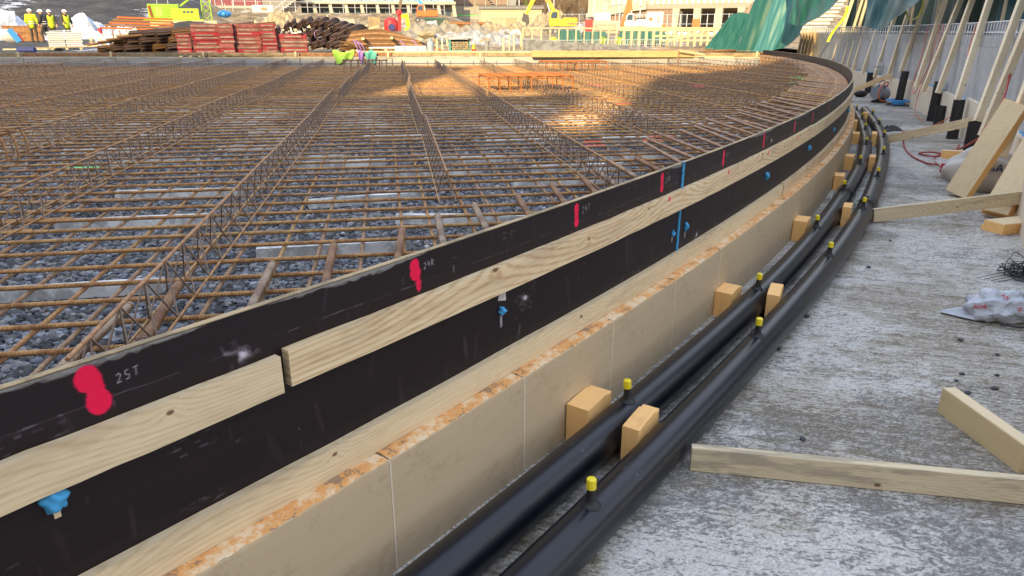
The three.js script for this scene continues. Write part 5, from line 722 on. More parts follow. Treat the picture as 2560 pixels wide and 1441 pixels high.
// garments on the stop end
{ const cloth = (x, w, m, label, seed) => { const z0 = farLine(x); return solo('garment', sheet(16, 16, (u, v) => { const s = v < 0.35 ? [-0.12 + v * 0.5, 1.105 + 0.05 * Math.sin(u * 7 + seed)] : [0.06 + 0.03 * Math.sin(u * 9 + v * 3 + seed), 1.10 - (v - 0.35) * (0.36 + 0.1 * Math.sin(u * 5 + seed))]; return [x + (u - 0.5) * w * (1 + 0.15 * Math.sin(v * 5)), s[1], z0 + s[0]]; }), m, label, 'garment'); }; cloth(-1.25, 0.48, M.hivizGreen, 'lime green work jacket thrown over the stop end rail', 1); cloth(-0.56, 0.28, M.teal, 'teal work garment hung over the stop end rail', 4); cloth(-0.80, 0.14, M.purple, 'purple cloth lying beside the teal garment on the rail', 6); }
// ---- posts, retaining wall with timber rail
for (const [az, D, h, m, k] of [[3.35, 24.5, 0.45, M.woodA, 0], [3.75, 25.5, 0.4, M.woodA, 0], [4.15, 26, 0.42, M.woodA, 0], [8.4, 24, 0.48, M.woodA, 1], [8.85, 26, 0.52, M.woodA, 1], [9.2, 27, 0.55, M.woodA, 1], [9.75, 28, 0.6, M.woodA, 1]]) { const t = place('marker_stake', k ? 'pale timber stake standing before the grey retaining wall' : 'pale timber stake standing behind the gas cylinder', 'stake', az, D, 0.92, k ? 'stakes before the retaining wall' : 'stakes behind the gas cylinder'); part(t, 'stake_body', box(0.06, h, 0.05, 0, h / 2, 0, 0.004), m); }
for (const [az, D] of [[7.15, 25], [8.6, 25.2]]) { const t = place('concrete_pipe', az < 8 ? 'short grey concrete cylinder standing beyond the stop end' : 'grey concrete block standing between the timber stakes', 'concrete', az, D, 0.9); if (az < 8) part(t, 'cylinder', new THREE.CylinderGeometry(0.075, 0.075, 0.4, 18).translate(0, 0.2, 0), M.concreteDark); else part(t, 'block', box(0.2, 0.3, 0.2, 0, 0.15, 0, 0.01), M.concreteDark); }
{
  const a = at(10.0, 27.6), b = at(19.5, 30.5), n = 10, t = thing('retaining_wall', 'low grey concrete retaining wall under the timber rail', 'wall');
  const dir = b.clone().sub(a), L = dir.length(), turn = Math.atan2(-dir.z, dir.x);
  for (let i = 0; i < n; i++) { const c = a.clone().lerp(b, (i + 0.5) / n), h = lerp(0.42, 0.14, i / (n - 1)); part(t, 'wall_segment', box(L / n - 0.01, h, 0.25, 0, 0.9 + h / 2, 0, 0.004).rotateY(turn).translate(c.x, 0, c.z), M.concreteDark); }  // darker concrete stands in for shade on this wall face
  const f = thing('timber_rail', 'timber edge rail with posts above the retaining wall', 'railing'); const c0 = at(9.9, 30), c1 = at(24.5, 38);
  for (let i = 0; i <= 26; i++) { const p = c0.clone().lerp(c1, i / 26); part(f, 'post', box(i > 11 ? 0.11 : 0.045, 0.82, 0.06, 0, 1.34, 0, 0.004).rotateY(turn).translate(p.x, 0, p.z), i > 11 ? M.woodA : M.woodC); }
  const rail = (y, h, m, s, e, n2) => part(f, n2, beam(c0.clone().lerp(c1, s).add(V(0, y, 0)), c0.clone().lerp(c1, e).add(V(0, y, 0)), 0.06, h), m);
  rail(1.72, 0.06, M.woodC, 0, 0.45, 'top_rail'); rail(1.70, 0.17, M.woodA, 0.44, 1, 'top_rail'); rail(1.25, 0.03, M.galv, 0, 0.7, 'mid_rail'); rail(1.05, 0.03, M.galv, 0.2, 0.8, 'low_rail'); rail(1.4, 0.08, M.woodA, 0.62, 1, 'mid_board'); rail(1.2, 0.08, M.woodA, 0.66, 1, 'low_board');
  for (let i = 0; i < 46; i++) { const p = c0.clone().lerp(c1, 0.25 + i * 0.011); part(f, 'starter_bar', rod(V(p.x, 0.95, p.z + 0.3), V(p.x, 1.22, p.z + 0.3), 0.012, 0.012, 5), i % 3 ? M.galv : M.rust[1]); }
  for (const [az, D, w, h, label] of [[13.3, 34, 0.95, 0.75, 'dark green tarpaulin hung behind the slim rail posts'], [15.2, 35, 1.0, 0.7, 'green tarpaulin tent behind the first wide rail posts'], [18.0, 36, 0.9, 0.75, 'green tarpaulin with a dark opening behind the wide rail posts'], [19.4, 36.5, 1.3, 0.7, 'green tarpaulin corner at the end of the wide rail posts']]) { const p = at(az, D), ph = az; solo('tarpaulin', sheet(24, 8, (u, v) => { const x = (u - 0.5) * w * (1 + 0.5 * (1 - v)), f2 = 0.05 * Math.sin(u * 19 + ph) + 0.03 * Math.sin(u * 41); return [p.x + x * Math.cos(az * RAD) + f2, lerp(0.9, 0.9 + h, v), p.z + x * Math.sin(az * RAD) + f2 + 0.25 * (1 - v)]; }), M.tarp, label, 'tarpaulin'); }
  for (let i = 0; i < 8; i++) { const az = 19.2 + i * 0.55, p = at(az, 37.5 + (i % 3)); solo('stacked_board', beam(V(p.x, 1.0 + 0.08 * i, p.z), V(p.x + 1.1, 1.12 + 0.09 * i, p.z + 0.2), 0.2, 0.05), i % 2 ? M.woodA : M.woodA, 'pale board lying in the timber heap beside the green tarpaulins', 'board', 'boards heaped beside the green tarpaulins'); }
  for (const [az, D] of [[12.2, 33], [15.9, 33.5], [17.1, 34]]) { const t2 = place('hi_vis_bag', 'bright yellow garment hung on the rail above the retaining wall', 'garment', az, D, 1.0, 'yellow garments on the rail'); const g = new THREE.IcosahedronGeometry(0.16, 2), p = g.attributes.position; for (let i = 0; i < p.count; i++) p.setXYZ(i, p.getX(i) * (1 + 0.3 * Math.sin(p.getY(i) * 30)), p.getY(i) * 1.1 + 0.2, p.getZ(i) * 0.5); g.computeVertexNormals(); part(t2, 'cloth', g, M.hiviz); }
}
// ---------------------------------------------------------------- middle distance: heaps and machines
mound('sand_heap', 'brown sand heap standing before the white low building', 'sand heap', 7.6, 60, 3.2, 0.85, 4, M.sand, 1, 1.3);
mound('rubble_heap', 'long heap of pale rubble and dirty snow behind the mesh stack', 'rubble heap', 4.2, 48, 7.5, 0.95, 6, M.rubble, 2, 0.9, 0.3);
mound('rubble_heap', 'pale rubble bank between the stakes and the sand heap', 'rubble heap', 7.0, 40, 4.5, 0.62, 5, M.snow, 3, 0.85, 0.3);
mound('earth_heap', 'grey brown earth heap behind the yellow excavator', 'earth heap', 12.0, 98, 6.5, 2.7, 6, M.sand, 4, 1.2, 0.12);
mound('earth_heap', 'low earth heap under the bucket of the yellow excavator', 'earth heap', 9.9, 76, 5.5, 1.5, 5, M.sand, 5, 0.9, 0.2);
mound('gravel_heap', 'small yellowish heap beside the green container', 'gravel heap', 4.0, 66, 2.4, 0.8, 3, M.sand, 6, 1.6);
mound('snow_heap', 'white snow heap behind the red machine parts', 'snow heap', 14.7, 105, 6, 1.5, 6, M.snow, 7, 1.2, 0.2);
{ const R = rng(12); for (let i = 0; i < 46; i++) { const az = rr(2.5, 9.5), D = rr(33, 58), s = rr(0.12, 0.4); const g = new THREE.IcosahedronGeometry(s, 1), p = g.attributes.position; const k = R() * 9; for (let j = 0; j < p.count; j++) { const f = 1 + 0.3 * Math.sin(p.getX(j) * 9 / s * 0.4 + k) * Math.cos(p.getZ(j) * 7 / s * 0.4 + k); p.setXYZ(j, p.getX(j) * f * 1.2, p.getY(j) * f * 0.7, p.getZ(j) * f); } g.computeVertexNormals(); const q = at(az, D); g.translate(q.x, terrainY(az, D) + (D > 40 ? 0.45 : 0.3) * R() + 0.1, q.z); solo('rubble_lump', g, [M.rubble, M.snow, M.concrete, M.sand][i % 4], 'pale lump of broken concrete lying in the rubble', 'rubble', 'lumps lying in the rubble'); } }
// red mixer
{ const t = place('concrete_hopper', 'red round hopper with a chute standing behind the mesh stack', 'hopper', 0.0, 57, 1.62); t.scale.setScalar(0.88); part(t, 'drum', new THREE.LatheGeometry([[0.5, 0.0], [0.58, 0.1], [0.58, 0.75], [0.42, 0.98], [0.2, 1.08], [0.0001, 1.1]].map(p => new THREE.Vector2(...p)), 26), M.red); part(t, 'opening', new THREE.CylinderGeometry(0.28, 0.28, 0.06, 20).rotateX(Math.PI / 2).translate(0.05, 0.3, 0.56), M.navy); bx(t, 'chute', M.red, 0.3, 1.4, 0.3, 0.72, 0.7, 0, 0.02, -0.05); part(t, 'funnel', new THREE.CylinderGeometry(0.2, 0.34, 0.35, 6).translate(0.72, 1.5, 0), M.red); for (const x of [-0.4, 0.4]) bx(t, 'leg', M.darkMetal, 0.08, 0.25, 0.08, x, -0.08, 0.3); }
{ const t = place('yellow_loader', 'small yellow machine arm right of the red hopper', 'machine', 1.25, 60, 1.62); bx(t, 'arm', M.hiviz, 0.3, 1.1, 0.3, 0, 0.6, 0, 0.03, 0.12); bx(t, 'elbow', M.hiviz, 0.7, 0.28, 0.3, -0.28, 1.1, 0, 0.03, 0.1); bx(t, 'foot', M.hiviz, 0.6, 0.2, 0.5, 0, 0.1, 0, 0.02); }
{ const t = place('hoarding', 'pale upright board panel left of the red hopper', 'panel', -1.2, 58, 1.62); for (let i = 0; i < 9; i++) bx(t, 'board', M.tan, 0.085, 1.0, 0.03, -0.38 + i * 0.095, 0.5, 0, 0.004); }
{ const t = place('white_box', 'pale yellow cabinet standing above the arched pile', 'cabinet', -3.0, 62, 1.75); bx(t, 'cabinet_body', M.facadePale, 0.85, 0.75, 0.6, 0, 0.38, 0, 0.02); bx(t, 'door_panel', M.concreteDark, 0.3, 0.7, 0.02, 0.62, 0.38, 0.1, 0.01); }
{ const t = place('timber_stack', 'stack of white boards left of the pale cabinet', 'board stack', -5.6, 60, 1.72); for (let i = 0; i < 5; i++) bx(t, 'board', i % 2 ? M.white : M.plastic, 1.6, 0.07, 0.6, 0.05 * (i % 3), 0.05 + 0.085 * i, 0, 0.004); }
for (let i = 0; i < 7; i++) { const az = -9.6 + i * 0.95 + 0.3 * Math.sin(i * 4), D = 58; const t = place('survey_post', 'pale timber post standing on the bank above the red stacks', 'post', az, D, undefined, 'posts on the bank above the red stacks'); part(t, 'post_body', box(0.12, 0.75 + 0.35 * (i % 3), 0.1, 0, 0.35, 0, 0.008), M.woodA); }
{ const R = rng(5); for (let i = 0; i < 10; i++) { const az = -12 + i * 1.15 + R(), D = 54 + R() * 6, p = at(az, D); solo('scrap_timber', beam(V(p.x, terrainY(az, D) + 0.1, p.z), V(p.x + rr(0.8, 1.8), terrainY(az, D) + rr(0.1, 0.5), p.z + rr(-0.5, 0.5)), 0.15, 0.09), i % 2 ? M.woodA : M.woodC, 'scrap timber lying on the bank behind the red stacks', 'timber', 'scrap timber on the bank'); } }
mound('brush_heap', 'dark tangled brush heap on the bank left of the timber posts', 'brush heap', -10.6, 66, 4.6, 0.55, 3, M.bark, 9, undefined, 0.4);
mound('earth_heap', 'brown earth heap on the bank above the arched pile', 'earth heap', -7.4, 72, 6.5, 1.1, 4, M.sand, 10, undefined, 0.25);
for (let i = 0; i < 3; i++) { const t = place('rebar_coil', 'orange brown rebar coil lying before the pale office facade', 'rebar coil', 4.9 + i * 1.05, 72, 1.75, 'rebar coils before the office'); for (let k = 0; k < 7; k++) part(t, 'coil_strand', rod(V(-0.8, 0.25 + 0.12 * (k % 4), -0.2 + 0.12 * k), V(0.7, 0.28 + 0.12 * (k % 4), -0.2 + 0.12 * k), 0.07, 0.07, 7), M.orangeRod); }
{ const t = place('green_container', 'dark green tipping container beside the rubble', 'container', 3.2, 63, 1.75); part(t, 'container_body', extr([[-0.6, 0.25], [0.5, 0.15], [0.85, 0.8], [-0.75, 0.8]], 0.9, 0.02).translate(0, 0, -0.45), M.tarpDark); bx(t, 'rim', M.tarp, 1.7, 0.08, 1.0, 0.05, 0.82, 0, 0.01); bx(t, 'label_plate', M.white, 0.22, 0.16, 0.02, 0.1, 0.6, 0.49); }
// ---- excavators
function excavator(az, D, y, paint, label, s, o) {
  const t = place('excavator', label, 'excavator', az, D, y, undefined, 0); t.scale.setScalar(s);
  const dark = M.darkMetal;
  for (const z of [-1.0, 1.0]) { const tr = part(t, 'track', extr([[-1.6, 0.3], [-1.35, 0.05], [1.35, 0.05], [1.6, 0.3], [1.6, 0.5], [1.35, 0.72], [-1.35, 0.72], [-1.6, 0.5]], 0.5, 0.02).translate(0, 0, z - 0.25), dark); for (let i = 0; i < 5; i++) part(tr, 'track_wheel', new THREE.CylinderGeometry(0.2, 0.2, 0.08, 14).rotateX(Math.PI / 2).translate(-1.2 + i * 0.6, 0.36, z + 0.29), M.concreteDark); }
  const h = part(t, 'house', extr([[-1.3, 0.95], [1.7, 0.95], [1.85, 1.15], [1.8, 1.75], [0.3, 1.8], [0.2, 1.6], [-1.3, 1.55]], 2.1, 0.05).translate(0, 0, -1.05), paint);
  part(h, 'engine_cover', box(1.2, 0.28, 1.7, 0.7, 1.92, 0, 0.05), dark); part(h, 'side_hatch', box(0.7, 0.4, 0.02, 0.55, 1.35, 1.115, 0.01), M.hiviz === paint ? M.orange : paint);
  const c = part(t, 'cab', extr([[-1.25, 1.5], [-0.25, 1.5], [-0.25, 2.55], [-1.0, 2.6], [-1.3, 2.1]], 0.9, 0.03).translate(0, 0, 0.15), paint); part(c, 'side_window', extr([[-1.12, 1.75], [-0.4, 1.75], [-0.4, 2.42], [-0.95, 2.45], [-1.14, 2.1]], 0.02).translate(0, 0, 1.09), M.glass); part(c, 'front_window', box(0.02, 0.7, 0.7, -1.33, 2.1, 0.6, 0.005, 0, -0.2), M.glass);
  part(t, 'boom', extr(o.boom, 0.36, 0.03).translate(0, 0, -0.35), o.boomM || paint); part(t, 'stick', extr(o.stick, 0.28, 0.03).translate(0, 0, -0.31), o.stickM || paint); part(t, 'bucket', extr(o.bucket, 0.9, 0.03).translate(0, 0, -0.6), o.bucketM || dark);
  for (const [a, b, r] of o.rams) part(t, 'ram', rod(V(...a), V(...b), r, r * 0.7, 8), M.galv);
  if (o.text) for (const [x, yy, z, size, rz] of o.text) { const g = new TextGeometry('KOMATSU', { font, size, depth: 0.01, curveSegments: 3 }); g.rotateZ(rz).translate(x, yy, z); part(t, 'lettering', g, M.navy); }
  return t;
}
excavator(12.75, 88, 1.25, M.yellow, 'yellow excavator reaching its bucket into the earth heap', 1.0, {
  boom: [[-0.6, 1.5], [-0.2, 1.6], [-1.0, 3.3], [-2.1, 4.6], [-2.6, 4.75], [-2.75, 4.45], [-2.2, 4.2], [-1.3, 3.0]], stick: [[-2.85, 4.95], [-2.45, 4.6], [-3.2, 3.4], [-3.9, 2.1], [-4.2, 2.2], [-3.6, 3.5]], bucket: [[-4.3, 2.3], [-3.8, 2.1], [-3.7, 1.3], [-4.1, 0.75], [-4.0, 1.3], [-4.5, 1.5]],
  rams: [[[-0.9, 1.3, 0.3], [-1.6, 3.4, 0.1], 0.08], [[-1.7, 4.4, -0.1], [-2.75, 4.95, -0.1], 0.07], [[-3.1, 4.3, -0.1], [-4.1, 2.5, -0.1], 0.06]], text: [[0.75, 1.08, 1.12, 0.2, 0], [-2.05, 4.15, 0.06, 0.17, -0.9]] });
excavator(18.3, 84, 1.35, M.white, 'white and red excavator with raised orange arm before the concrete stands', 0.8, {
  boom: [[-1.2, 1.4], [-0.6, 1.4], [-0.5, 3.0], [-0.75, 4.6], [-1.1, 4.6], [-1.05, 3.0]], stick: [[-1.1, 4.75], [-0.7, 4.75], [-1.2, 2.6], [-1.7, 1.0], [-1.95, 1.1], [-1.6, 2.7]], bucket: [[-2.0, 1.2], [-1.6, 1.0], [-1.3, 0.5], [-1.7, 0.1], [-2.1, 0.5]], boomM: M.orange, stickM: M.orange, bucketM: M.orange, rams: [[[-0.6, 1.4, 0.2], [-0.6, 3.0, 0.1], 0.07]] });
excavator(2.6, 100, 2.65, M.orange, 'distant excavator with a bright blue boom before the glazed hall', 0.85, {
  boom: [[-0.9, 1.5], [-0.3, 1.5], [-0.35, 2.8], [-1.6, 4.3], [-3.2, 5.0], [-3.4, 4.6], [-2.0, 3.9], [-0.9, 2.6]], stick: [[-3.5, 5.1], [-3.1, 5.0], [-3.5, 3.0], [-3.8, 1.5], [-4.1, 1.5], [-3.9, 3.0]], bucket: [[-4.2, 1.6], [-3.7, 1.5], [-3.5, 0.9], [-3.9, 0.4], [-4.3, 0.9]], boomM: M.blue, stickM: M.bark, rams: [[[-0.4, 1.6, 0.2], [-1.4, 3.6, 0.1], 0.08]] });
{ const t = place('red_skip', 'red skip standing behind the yellow excavator', 'skip', 14.9, 96, 1.3); bx(t, 'skip_body', M.red, 1.1, 1.6, 1.2, 0, 0.9, 0, 0.04); bx(t, 'skip_lid', M.darkMetal, 0.4, 0.25, 0.8, 0.3, 1.8, 0, 0.02); }
{ const t = place('site_cabin', 'white site cabin with framed panel right of the yellow excavator', 'cabin', 16.1, 92, 1.3); bx(t, 'cabin_body', M.facadePale, 3.0, 1.5, 2, 0, 0.75, 0, 0.03); bx(t, 'front_panel', M.tan, 2.4, 0.7, 0.03, 0, 0.7, 1.02, 0.01); bx(t, 'inner_panel', M.facadePale, 2.1, 0.5, 0.03, 0, 0.7, 1.05, 0.01); bx(t, 'roof_box', M.white, 1.9, 0.9, 1.4, -0.4, 1.95, 0, 0.03); }
{ const t = place('sign_board', 'white site sign with orange and dark symbols before the stands', 'sign', 19.7, 80, 1.35); bx(t, 'board', M.white, 1.7, 1.6, 0.05, 0, 1.35, 0, 0.01); for (const x of [-0.7, 0.7]) bx(t, 'post', M.galv, 0.08, 0.7, 0.08, x, 0.3, 0); part(t, 'symbol', new THREE.CylinderGeometry(0.2, 0.2, 0.02, 6).rotateX(Math.PI / 2).translate(-0.4, 1.45, 0.035), M.orange); const g = new TextGeometry('S', { font, size: 0.55, depth: 0.01, curveSegments: 4 }); g.translate(0.2, 1.15, 0.03); part(t, 'symbol', g, M.concreteDark); }
for (const [az, D, w, h] of [[20.4, 78, 0.45, 0.85], [22.7, 76, 0.8, 1.3]]) { const t = place('orange_barrier', w > 0.6 ? 'tall orange plastic barrier before the pillared stands' : 'small orange plastic barrier beside the white sign', 'barrier', az, D, 1.4); part(t, 'barrier_body', extr([[-w / 2, 0], [w / 2, 0], [w / 2 * 0.85, h], [-w / 2 * 0.85, h]], 0.25, 0.02), M.orange); }
for (let i = 0; i < 14; i++) { const az = 20.6 + (i * 0.37) % 5.2, D = 66 + (i * 7) % 9; const t = place('equipment_bag', 'pale sack lying on the ground before the stands', 'sack', az, D, undefined, 'sacks before the stands'); const g = new THREE.IcosahedronGeometry(0.3, 2).scale(1.3, 0.8, 1).translate(0, 0.2, 0); part(t, 'sack_body', g, [M.white, M.white, M.tan][i % 3]); }
// ---------------------------------------------------------------- buildings
{ // glazed hall on the terrace
  const t = place('glazed_hall', 'long pale hall with slanted columns and a blue glass band', 'building', -0.9, 140, 4.1); const n = 10, W = 2.75, x0 = -n * W / 2;
  bx(t, 'back_wall', M.facadeGrey, n * W, 3, 0.3, 0, 1.5, -2.2); bx(t, 'slab', M.facadePale, n * W + 0.6, 0.5, 3.2, 0, 2.35, -0.8);
  for (let i = 0; i <= n; i++) { const p = extr([[-0.16, 0], [0.5, 0], [0.16, 2.2], [-0.35, 2.2]], 0.5, 0.02); p.translate(x0 + i * W, 0, 0); part(t, 'column', p, M.facadePale); }
  for (let i = 0; i < n; i++) { const w = part(t, 'window', box(W * 0.7, 1.5, 0.1, x0 + (i + 0.5) * W, 0.85, -2.0), M.glass); part(w, 'mullion', box(0.08, 1.5, 0.05, x0 + (i + 0.5) * W, 0.85, -1.93), M.facadePale); part(w, 'transom_panel', box(W * 0.7, 0.3, 0.05, x0 + (i + 0.5) * W, 1.55, -1.93), M.tan); }
  for (let i = 0; i < n * 2; i++) for (let j = 0; j < 3; j++) part(t, 'glass_panel', box(W / 2 - 0.08, 0.95, 0.08, x0 + (i + 0.5) * W / 2, 3.1 + j, 0.4), (i + j) % 3 ? M.blueGlass : M.white); bx(t, 'roof', M.roofDark, n * W + 1, 0.4, 9, 0, 6.3, -4); bx(t, 'body', M.facade, n * W, 6, 6, 0, 3.1, -5.4);
}
{ // stair block left of the hall
  const t = place('stair_block', 'dark reddish block with an outside stair left of the glazed hall', 'building', -8.6, 138, 4.0); bx(t, 'lower_wall', M.facadeGrey, 6.5, 4.5, 5, 2.2, 2.2, -3); bx(t, 'red_wall', mat([0.22, 0.06, 0.07], 0.8), 9, 3.5, 5, -5.4, 3.4, -3); for (let i = 0; i < 5; i++) bx(t, 'red_wall_post', M.white, 0.12, 2.6, 0.1, -9.2 + i * 1.8, 3.0, -0.42); bx(t, 'ledge', M.facadePale, 9, 0.4, 1, -5.4, 1.5, -0.3); for (let i = 0; i < 9; i++) bx(t, 'step', M.concrete, 0.5, 0.2, 1.4, 1.0 + i * 0.42, 0.25 + i * 0.3, 0.4); const rl = beam(V(0.9, 1.2, 1.1), V(4.6, 3.9, 1.1), 0.05, 0.08); part(t, 'handrail', rl, M.galv); bx(t, 'landing', M.facadePale, 2.4, 0.25, 1.6, 5.6, 2.9, 0.2); }
{ const t = place('white_container', 'white container on the terrace before the stair block', 'container', -9.0, 126, 4.05); bx(t, 'container_body', M.white, 3.2, 1.35, 2, 0, 0.7, 0, 0.08); bx(t, 'window', M.tan, 0.9, 0.4, 0.03, 0.2, 0.85, 1.01); }
{ // pale office facade
  const t = place('pale_office', 'pale panelled office with a green stripe beside the glazed hall', 'building', 6.3, 150, 3.4); const n = 6, W = 2.1, x0 = -n * W / 2; bx(t, 'body', M.facade, n * W, 9, 8, 0, 4.3, -4.2); for (let i = 0; i < n; i++) for (let j = 0; j < 3; j++) part(t, 'facade_panel', box(W - 0.28, 1.5, 0.1, x0 + (i + 0.5) * W, 2.1 + j * 1.75, 0), j ? M.facadePink : M.facade); for (let i = 0; i <= n; i++) bx(t, 'pilaster', M.facadePale, 0.2, 8.5, 0.3, x0 + i * W, 4.2, 0.05); bx(t, 'green_band', M.greenStripe, n * W, 0.28, 0.12, 0, 1.15, 0.08); bx(t, 'pale_band', M.facadePale, n * W, 0.5, 0.1, 0, 0.72, 0.06); bx(t, 'plinth', M.facadeGrey, n * W, 0.5, 0.2, 0, 0.2, 0.02); for (let i = 0; i < n; i++) { const w = part(t, 'window', box(0.7, 0.6, 0.06, x0 + (i + 0.5) * W, 6.2, 0.08), M.glass); part(w, 'frame', box(0.8, 0.06, 0.08, x0 + (i + 0.5) * W, 5.88, 0.09), M.white); } bx(t, 'side_wing', M.concreteDark, 1.7, 9, 7, n * W / 2 + 0.9, 4.3, -3.6); for (let i = 0; i < 8; i++) bx(t, 'outside_step', M.facadePale, 0.45, 0.1, 0.9, 1.6 + i * 0.36, 5.4 - i * 0.42, 0.6); }
{ // low white building
  const t = place('garage_block', 'low white building with shut garage doors and a thin dark roof edge', 'building', 9.0, 112, 1.7); bx(t, 'wall', mat([0.40, 0.36, 0.245], 0.85), 9.0, 3.3, 7, 0, 1.65, -3.5); bx(t, 'roof', M.roofDark, 9.6, 0.22, 7.4, 0, 3.35, -3.4, 0.02); bx(t, 'roof_edge', M.concreteDark, 9.6, 0.2, 0.12, 0, 3.12, 0.28); for (let i = 0; i < 4; i++) { const d = part(t, 'garage_door', box(1.65, 1.5, 0.06, -1.2 + i * 2.1 - 0.9, 0.95, 0.02), i === 1 ? mat([0.33, 0.27, 0.16], 0.8) : mat([0.37, 0.325, 0.215], 0.8)); part(d, 'door_frame', box(1.85, 0.08, 0.08, -1.2 + i * 2.1 - 0.9, 1.75, 0.04), M.facade); } bx(t, 'side_wall', M.facade, 0.3, 3.2, 7, -4.62, 1.6, -3.5); }
{ // concrete stands on pillars
  const t = place('pillared_stands', 'large sunlit concrete stands with pillars and white balustrades', 'building', 21.6, 132, 1.55, undefined, -0.28); const x0 = -13.5;
  bx(t, 'lower_wall', M.facadePink, 11, 3.6, 1, x0 + 6.5, 1.8, -0.4); bx(t, 'left_wing', M.facadePale, 5, 4.2, 6, x0 - 1.5, 3.6, -4); for (let i = 0; i < 4; i++) { const w = part(t, 'window', box(0.5, 0.75, 0.06, x0 + 3.2 + i * 1.5 + (i === 3 ? 0.5 : 0), 2.6 - (i % 2) * 0.5, 0.14), M.concreteDark); part(w, 'sill', box(0.6, 0.06, 0.1, x0 + 3.2 + i * 1.5 + (i === 3 ? 0.5 : 0), 2.18 - (i % 2) * 0.5, 0.16), M.facade); }
  bx(t, 'deck_beam', M.facade, 28, 0.7, 3, 1, 4.0, -1.2); bx(t, 'deck_beam', M.facadePale, 28, 0.5, 3, 1, 6.9, -1.2); for (let i = 0; i < 54; i++) bx(t, 'baluster_panel', i % 2 ? M.white : M.facadePale, 0.47, 1.1, 0.06, x0 + 0.8 + i * 0.5, 4.95, 0.2); bx(t, 'handrail', M.white, 27, 0.1, 0.1, 0.2, 5.55, 0.22);
  for (let i = 0; i < 5; i++) { const p = extr([[-0.45, 0], [0.45, 0], [0.75, 3.66], [-0.45, 3.66]], 1.0, 0.02); p.translate(x0 + 12.5 + i * 3.6, 0, -0.6); part(t, 'pillar', p, M.facadePale); } bx(t, 'back_wall', M.facade, 17, 3.6, 0.4, 6, 1.8, -9.5); bx(t, 'ceiling', M.facade, 17, 0.3, 8, 6, 3.55, -6.5); for (let i = 0; i < 6; i++) bx(t, 'upper_pillar', M.facadePale, 0.5, 1.6, 0.6, x0 + 3 + i * 4.4, 6.2, -0.6); for (let i = 0; i < 7; i++) { const w = part(t, 'window', box(1.5, 0.9, 0.06, x0 - 3 + i * 1.9, 6.3, -0.9), M.blueGlass); part(w, 'frame', box(1.6, 0.07, 0.08, x0 - 3 + i * 1.9, 5.85, -0.88), M.white); }
  // sloping parapet ramp on the left
  part(t, 'ramp', extr([[-20, 3.1], [-9, 5.0], [-9, 3.6], [-20, 2.4]], 0.4, 0.02).translate(3, 0, 0.4), M.facadePale); for (let i = 0; i < 16; i++) bx(t, 'ramp_baluster', M.white, 0.08, 0.8, 0.06, -16.6 + i * 0.7, 3.55 + i * 0.121, 0.7);
}
{ // stepped terraces with sloping pink side wall
  const t = place('stepped_terrace', 'stepped spectator terrace with a sloping pinkish side wall', 'terrace', 25.4, 74, 1.3, undefined, 0.0); for (let i = 0; i < 14; i++) { part(t, 'terrace_step', box(7, 0.2, 0.7, 4.4 + i * 0.25, 0.3 + i * 0.34, -i * 0.55, 0.01), M.concrete); part(t, 'seat_row', box(6.6, 0.09, 0.35, 4.5 + i * 0.25, 0.48 + i * 0.34, -i * 0.55, 0.01), i % 2 ? M.roofDark : M.tan); } part(t, 'side_wall', extr([[-1.3, -0.2], [0.4, -0.2], [5.2, 5.0], [3.4, 5.0]], 0.4, 0.02).translate(0, 0, -1), M.facadePink); for (let i = 0; i < 5; i++) part(t, 'handrail_post', rod(V(0.3 + i * 0.7, 0, 0.8), V(0.3 + i * 0.7 + 0.2, 1.6, 0.8), 0.03, 0.03, 6), M.galv); }
// fences and lamp masts on the terraces
{ const fence = (az0, az1, D0, D1, n, h, label) => { const t = thing('site_fence', label, 'fence'); const a = at(az0, D0), b = at(az1, D1); for (let i = 0; i <= n; i++) { const p = a.clone().lerp(b, i / n), az = lerp(az0, az1, i / n), D = lerp(D0, D1, i / n), y = terrainY(az, D); part(t, 'post', rod(V(p.x, y, p.z), V(p.x, y + h, p.z), 0.045, 0.045, 6), M.galv); if (i < n) { const q = a.clone().lerp(b, (i + 1) / n), y2 = terrainY(lerp(az0, az1, (i + 1) / n), lerp(D0, D1, (i + 1) / n)); for (const k of [0.5, 0.97]) part(t, 'rail', rod(V(p.x, y + h * k, p.z), V(q.x, y2 + h * k, q.z), 0.03, 0.03, 5), M.galv); } } };
  fence(-20, -11.5, 104, 118, 12, 1.1, 'grey rail fence along the top of the dark bank'); fence(-11, 4, 122, 126, 18, 1.6, 'steel fence along the terrace before the glazed hall'); fence(10.5, 19, 118, 112, 16, 2.4, 'tall mesh fence on posts before the wooded hill'); fence(17.5, 26, 88, 80, 18, 2.0, 'wire fence before the pillared stands');
  for (const [az, D, h] of [[9.6, 120, 9], [12.2, 122, 9], [15.2, 115, 9], [16.0, 118, 8], [17.1, 116, 7], [18.6, 96, 6]]) { const t = place('lamp_mast', 'slim pale lamp mast before the wooded hill', 'lamp mast', az, D, undefined, 'lamp masts before the wooded hill'); part(t, 'pole', rod(V(0, 0, 0), V(0, h, 0), 0.09, 0.05, 8), M.galv); part(t, 'lamp_head', new THREE.SphereGeometry(0.22, 12, 8).translate(0, h * 0.55, 0.1), M.white); } }
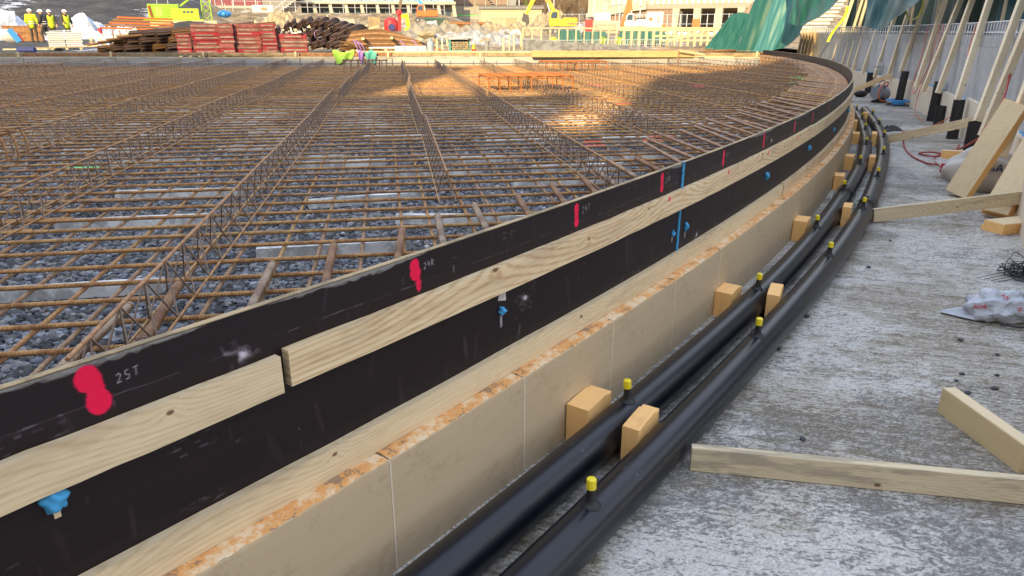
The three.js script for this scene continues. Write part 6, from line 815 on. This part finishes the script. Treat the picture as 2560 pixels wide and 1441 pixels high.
// ---------------------------------------------------------------- wooded hill: bare trees
{
  const tree = seed => { const R = rng(seed), H = 8, br = [], tw = []; const go = (p, d, l, r, lev) => { const q = p.clone().addScaledVector(d, l); (lev < 2 ? br : tw).push(rod(p, q, r, r * 0.6, lev < 2 ? 6 : 3, true)); if (lev > 3) return; const n = lev === 0 ? 6 : lev === 1 ? 5 : 4; for (let i = 0; i < n; i++) { const a = R() * 6.28, e = 0.45 + R() * 0.6, dd = V(Math.cos(a) * Math.sin(e), Math.cos(e) * 0.9 + 0.1, Math.sin(a) * Math.sin(e)).addScaledVector(d, 0.7).normalize(); go(p.clone().addScaledVector(d, l * (0.35 + 0.65 * R())), dd, l * (0.5 + 0.2 * R()), r * 0.5, lev + 1); } }; go(V(0, 0, 0), V(0.04, 1, 0).normalize(), H * 0.5, 0.16, 0); return [merge(br), merge(tw)]; };
  const kinds = [tree(3), tree(8), tree(21)]; const R = rng(66);
  const protos = kinds.map(([a, b], i) => { const t = thing('bare_tree', 'bare brown tree on the wooded hill behind the site', 'tree', [0, 0, 0], 0, 'bare trees on the wooded hill'); part(t, 'trunk', a, M.bark); part(t, 'crown', b, M.twig); return t; });
  let n = 0; for (let row = 0; row < 6; row++) for (let i = 0; i < 13; i++) { const az = 7.6 + i * 0.85 + R() * 0.6, D = 158 + row * 9 + R() * 6, p = at(az, D), o = n < 3 ? protos[n] : dup(protos[n % 3]); o.position.set(p.x, terrainY(az, D) - 0.1, p.z); o.rotation.y = R() * 6.28; o.scale.setScalar(0.75 + 0.5 * R()); n++; }
  for (let k = 0; k < 3; k++) { const az = [9.2, 10.1, 10.6][k], D = 152 + k * 3, t = place('green_shrub', 'yellow green conifer at the edge of the wooded hill', 'conifer', az, D, undefined, 'conifers at the edge of the wooded hill'); const gs = []; for (let i = 0; i < 260; i++) { const h = Math.pow(R(), 0.8) * 5, r = (5.2 - h) * 0.26 * Math.sqrt(R()), a = R() * 6.28; gs.push(new THREE.TetrahedronGeometry(0.22 + 0.12 * R(), 0).rotateY(a).rotateX(R() * 3).translate(r * Math.cos(a), h + 0.4, r * Math.sin(a))); } part(t, 'crown', merge(gs), mat([0.12, 0.16, 0.03], 0.95)); part(t, 'trunk', rod(V(0, 0, 0), V(0, 3, 0), 0.1, 0.04, 6), M.bark); }
}
// small green strip of hillside grass
renderer.render(scene, camera);
